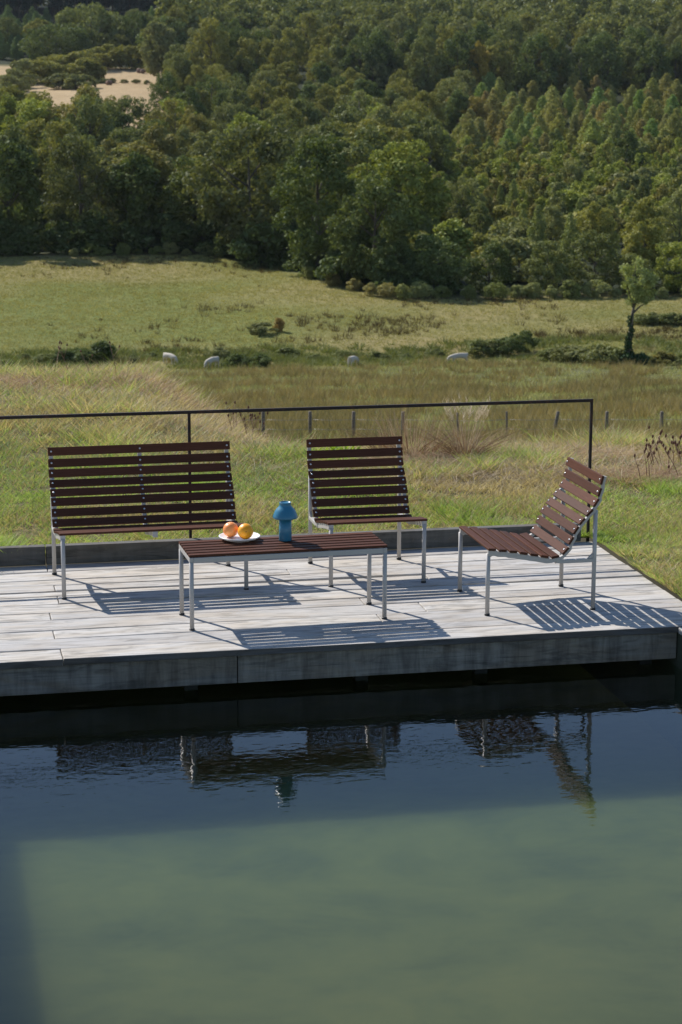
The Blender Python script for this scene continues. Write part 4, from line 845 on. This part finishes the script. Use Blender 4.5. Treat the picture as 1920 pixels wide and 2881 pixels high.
# ------------------------------------------------------------------ cows
def cow_mesh(name, pose):
    """body grown from a skinned skeleton; head towards -x"""
    if pose == 'grazing':
        P = {'pel': (.72, 0, 1.08, .34), 'sp1': (.30, 0, 1.02, .38), 'sp2': (-.15, 0, 1.02, .38), 'sh': (-.60, 0, 1.06, .34), 'nk': (-.98, 0, .95, .21), 'nk2': (-1.18, 0, .60, .16), 'hd': (-1.28, 0, .36, .14), 'mz': (-1.40, 0, .12, .085),
             'rm': (1.0, 0, 1.15, .22), 'tl': (1.10, 0, .80, .04), 'tl2': (1.10, 0, .45, .05)}
        E = [('pel', 'sp1'), ('sp1', 'sp2'), ('sp2', 'sh'), ('sh', 'nk'), ('nk', 'nk2'), ('nk2', 'hd'), ('hd', 'mz'), ('pel', 'rm'), ('rm', 'tl'), ('tl', 'tl2')]
        for s, t in ((1, 'a'), (-1, 'b')):
            P.update({'h1'+t: (.80, .22*s, .80, .19), 'h2'+t: (.98, .20*s, .48, .085), 'h3'+t: (.90, .20*s, .22, .06), 'h4'+t: (.88, .20*s, .03, .07), 'f1'+t: (-.55, .20*s, .75, .14), 'f2'+t: (-.52, .19*s, .42, .08), 'f3'+t: (-.55, .19*s, .20, .055), 'f4'+t: (-.57, .19*s, .03, .065),
                      'e'+t: (-1.14, .20*s, .52, .05)})
            E += [('pel', 'h1'+t), ('h1'+t, 'h2'+t), ('h2'+t, 'h3'+t), ('h3'+t, 'h4'+t), ('sh', 'f1'+t), ('f1'+t, 'f2'+t), ('f2'+t, 'f3'+t), ('f3'+t, 'f4'+t), ('nk2', 'e'+t)]
    else:
        P = {'pel': (.60, 0, .45, .36), 'sp1': (.2, 0, .48, .42), 'sp2': (-.25, 0, .50, .40), 'sh': (-.62, 0, .55, .33), 'nk': (-.95, 0, .72, .2), 'hd': (-1.2, 0, .85, .15), 'mz': (-1.48, 0, .72, .10), 'rm': (.9, 0, .38, .22), 'tl': (1.1, .1, .15, .05)}
        E = [('pel', 'sp1'), ('sp1', 'sp2'), ('sp2', 'sh'), ('sh', 'nk'), ('nk', 'hd'), ('hd', 'mz'), ('pel', 'rm'), ('rm', 'tl')]
        for s, t in ((1, 'a'), (-1, 'b')):
            P.update({'f1'+t: (-.6, .28*s, .2, .12), 'f2'+t: (-.85, .3*s, .1, .08), 'h1'+t: (.5, .34*s, .22, .18), 'h2'+t: (.2, .42*s, .1, .09), 'e'+t: (-1.12, .2*s, .9, .05)})
            E += [('sh', 'f1'+t), ('f1'+t, 'f2'+t), ('pel', 'h1'+t), ('h1'+t, 'h2'+t), ('hd', 'e'+t)]
    K = list(P); me = bpy.data.meshes.new(name); me.from_pydata([P[k][:3] for k in K], [(K.index(a), K.index(b_)) for a, b_ in E], []); me.materials.append(M_cow)
    o_ = link(name, me); md = o_.modifiers.new('skin', 'SKIN'); md.use_smooth_shade = True
    for k, v in zip(K, me.skin_vertices[0].data): v.radius = (P[k][3]*.80, P[k][3]*.86); v.use_root = (k == 'pel')
    s = o_.modifiers.new('sub', 'SUBSURF'); s.levels = 2; s.render_levels = 2; return o_
cows = [(390, 168.5, math.pi-1.0, 'white cow at the left seen from behind, in the ditch grass', .85), (486, 166.0, .75, 'white cow facing left beside a low dark bush, second from the left', .88),
        (811, 164.5, math.pi+.9, 'white cow on its own in the middle with its head down to the right', .85), (1052, 165.5, .06, 'largest white cow, standing side-on beside the dark bushes in the ditch', .92)]
for i, (c_, D, rz, lab, s) in enumerate(cows):
    x = U(c_)*D; o = cow_mesh('cow', 'grazing'); o.location = (x, D, float(ground(x, D))+.0); o.rotation_euler = (0, 0, rz); o.scale = (s*.83,)*3; tag(o, lab, 'cow', 'white cows in the valley')

# ------------------------------------------------------------------ the air
m = MB(); m.box((-1690, -25, -40), (1690, 1690, 95)); M_air = bpy.data.materials.new('haze'); M_air.use_nodes = True; nt = NT(M_air); nt.n.clear()
pv = nt.new('ShaderNodeVolumePrincipled'); pv.inputs['Color'].default_value = (.80, .88, 1, 1); pv.inputs['Density'].default_value = .000027; pv.inputs['Anisotropy'].default_value = .3
o = nt.new('ShaderNodeOutputMaterial'); nt.ln(pv.outputs[0], o.inputs['Volume']); tag(m.build('haze', M_air), 'thin blue haze filling the valley', 'haze', kind='stuff')

# labels of look-alikes say where each one stands: what it is seen above, and how near it is
ZN = [(0, 'beyond the left edge'), (110, 'at the far left'), (240, 'above the bench\'s left end'), (400, 'above the bench\'s middle'), (560, 'above the bench\'s right end'), (700, 'above the blue lamp'), (830, 'above the middle chair\'s left half'), (960, 'above the middle chair\'s right half'),
      (1080, 'right of the middle chair'), (1240, 'above the sideways chair\'s seat'), (1400, 'above the sideways chair\'s back'), (1568, 'above the lone ivy tree'), (9e9, 'beyond the right edge')]
RK = ['nearest', 'second nearest', 'third nearest', 'fourth nearest', 'fifth nearest', 'sixth nearest', 'seventh nearest', 'eighth nearest', 'ninth nearest', 'tenth nearest']
from collections import defaultdict
by = defaultdict(list)
for o_ in scene.objects:
    if o_.parent is None and o_.get('label') and o_.get('group') and not o_.get('kind'): by[o_['label']].append(o_)
for lab, L_ in by.items():
    if len(L_) < 2: continue
    z_ = defaultdict(list)
    for o_ in L_:
        w_ = o_.location.x/o_.location.y; c_ = 784+4700*(w_-.2098)/(1+w_*.2098); z_[next(n for v, n in ZN if c_ < v)].append(o_)
    for zn, M_ in z_.items():
        M_.sort(key=lambda q_: q_.location.y)
        for i, o_ in enumerate(M_):
            full = lab+', '+zn+(', '+RK[i] if 1 < len(M_) and i < 10 else ''); short = full if len(full.split()) <= 16 else ' '.join(lab.split()[:16-len(full.split())+len(lab.split())]).rstrip(',')+full[len(lab):]
            o_['label'] = short
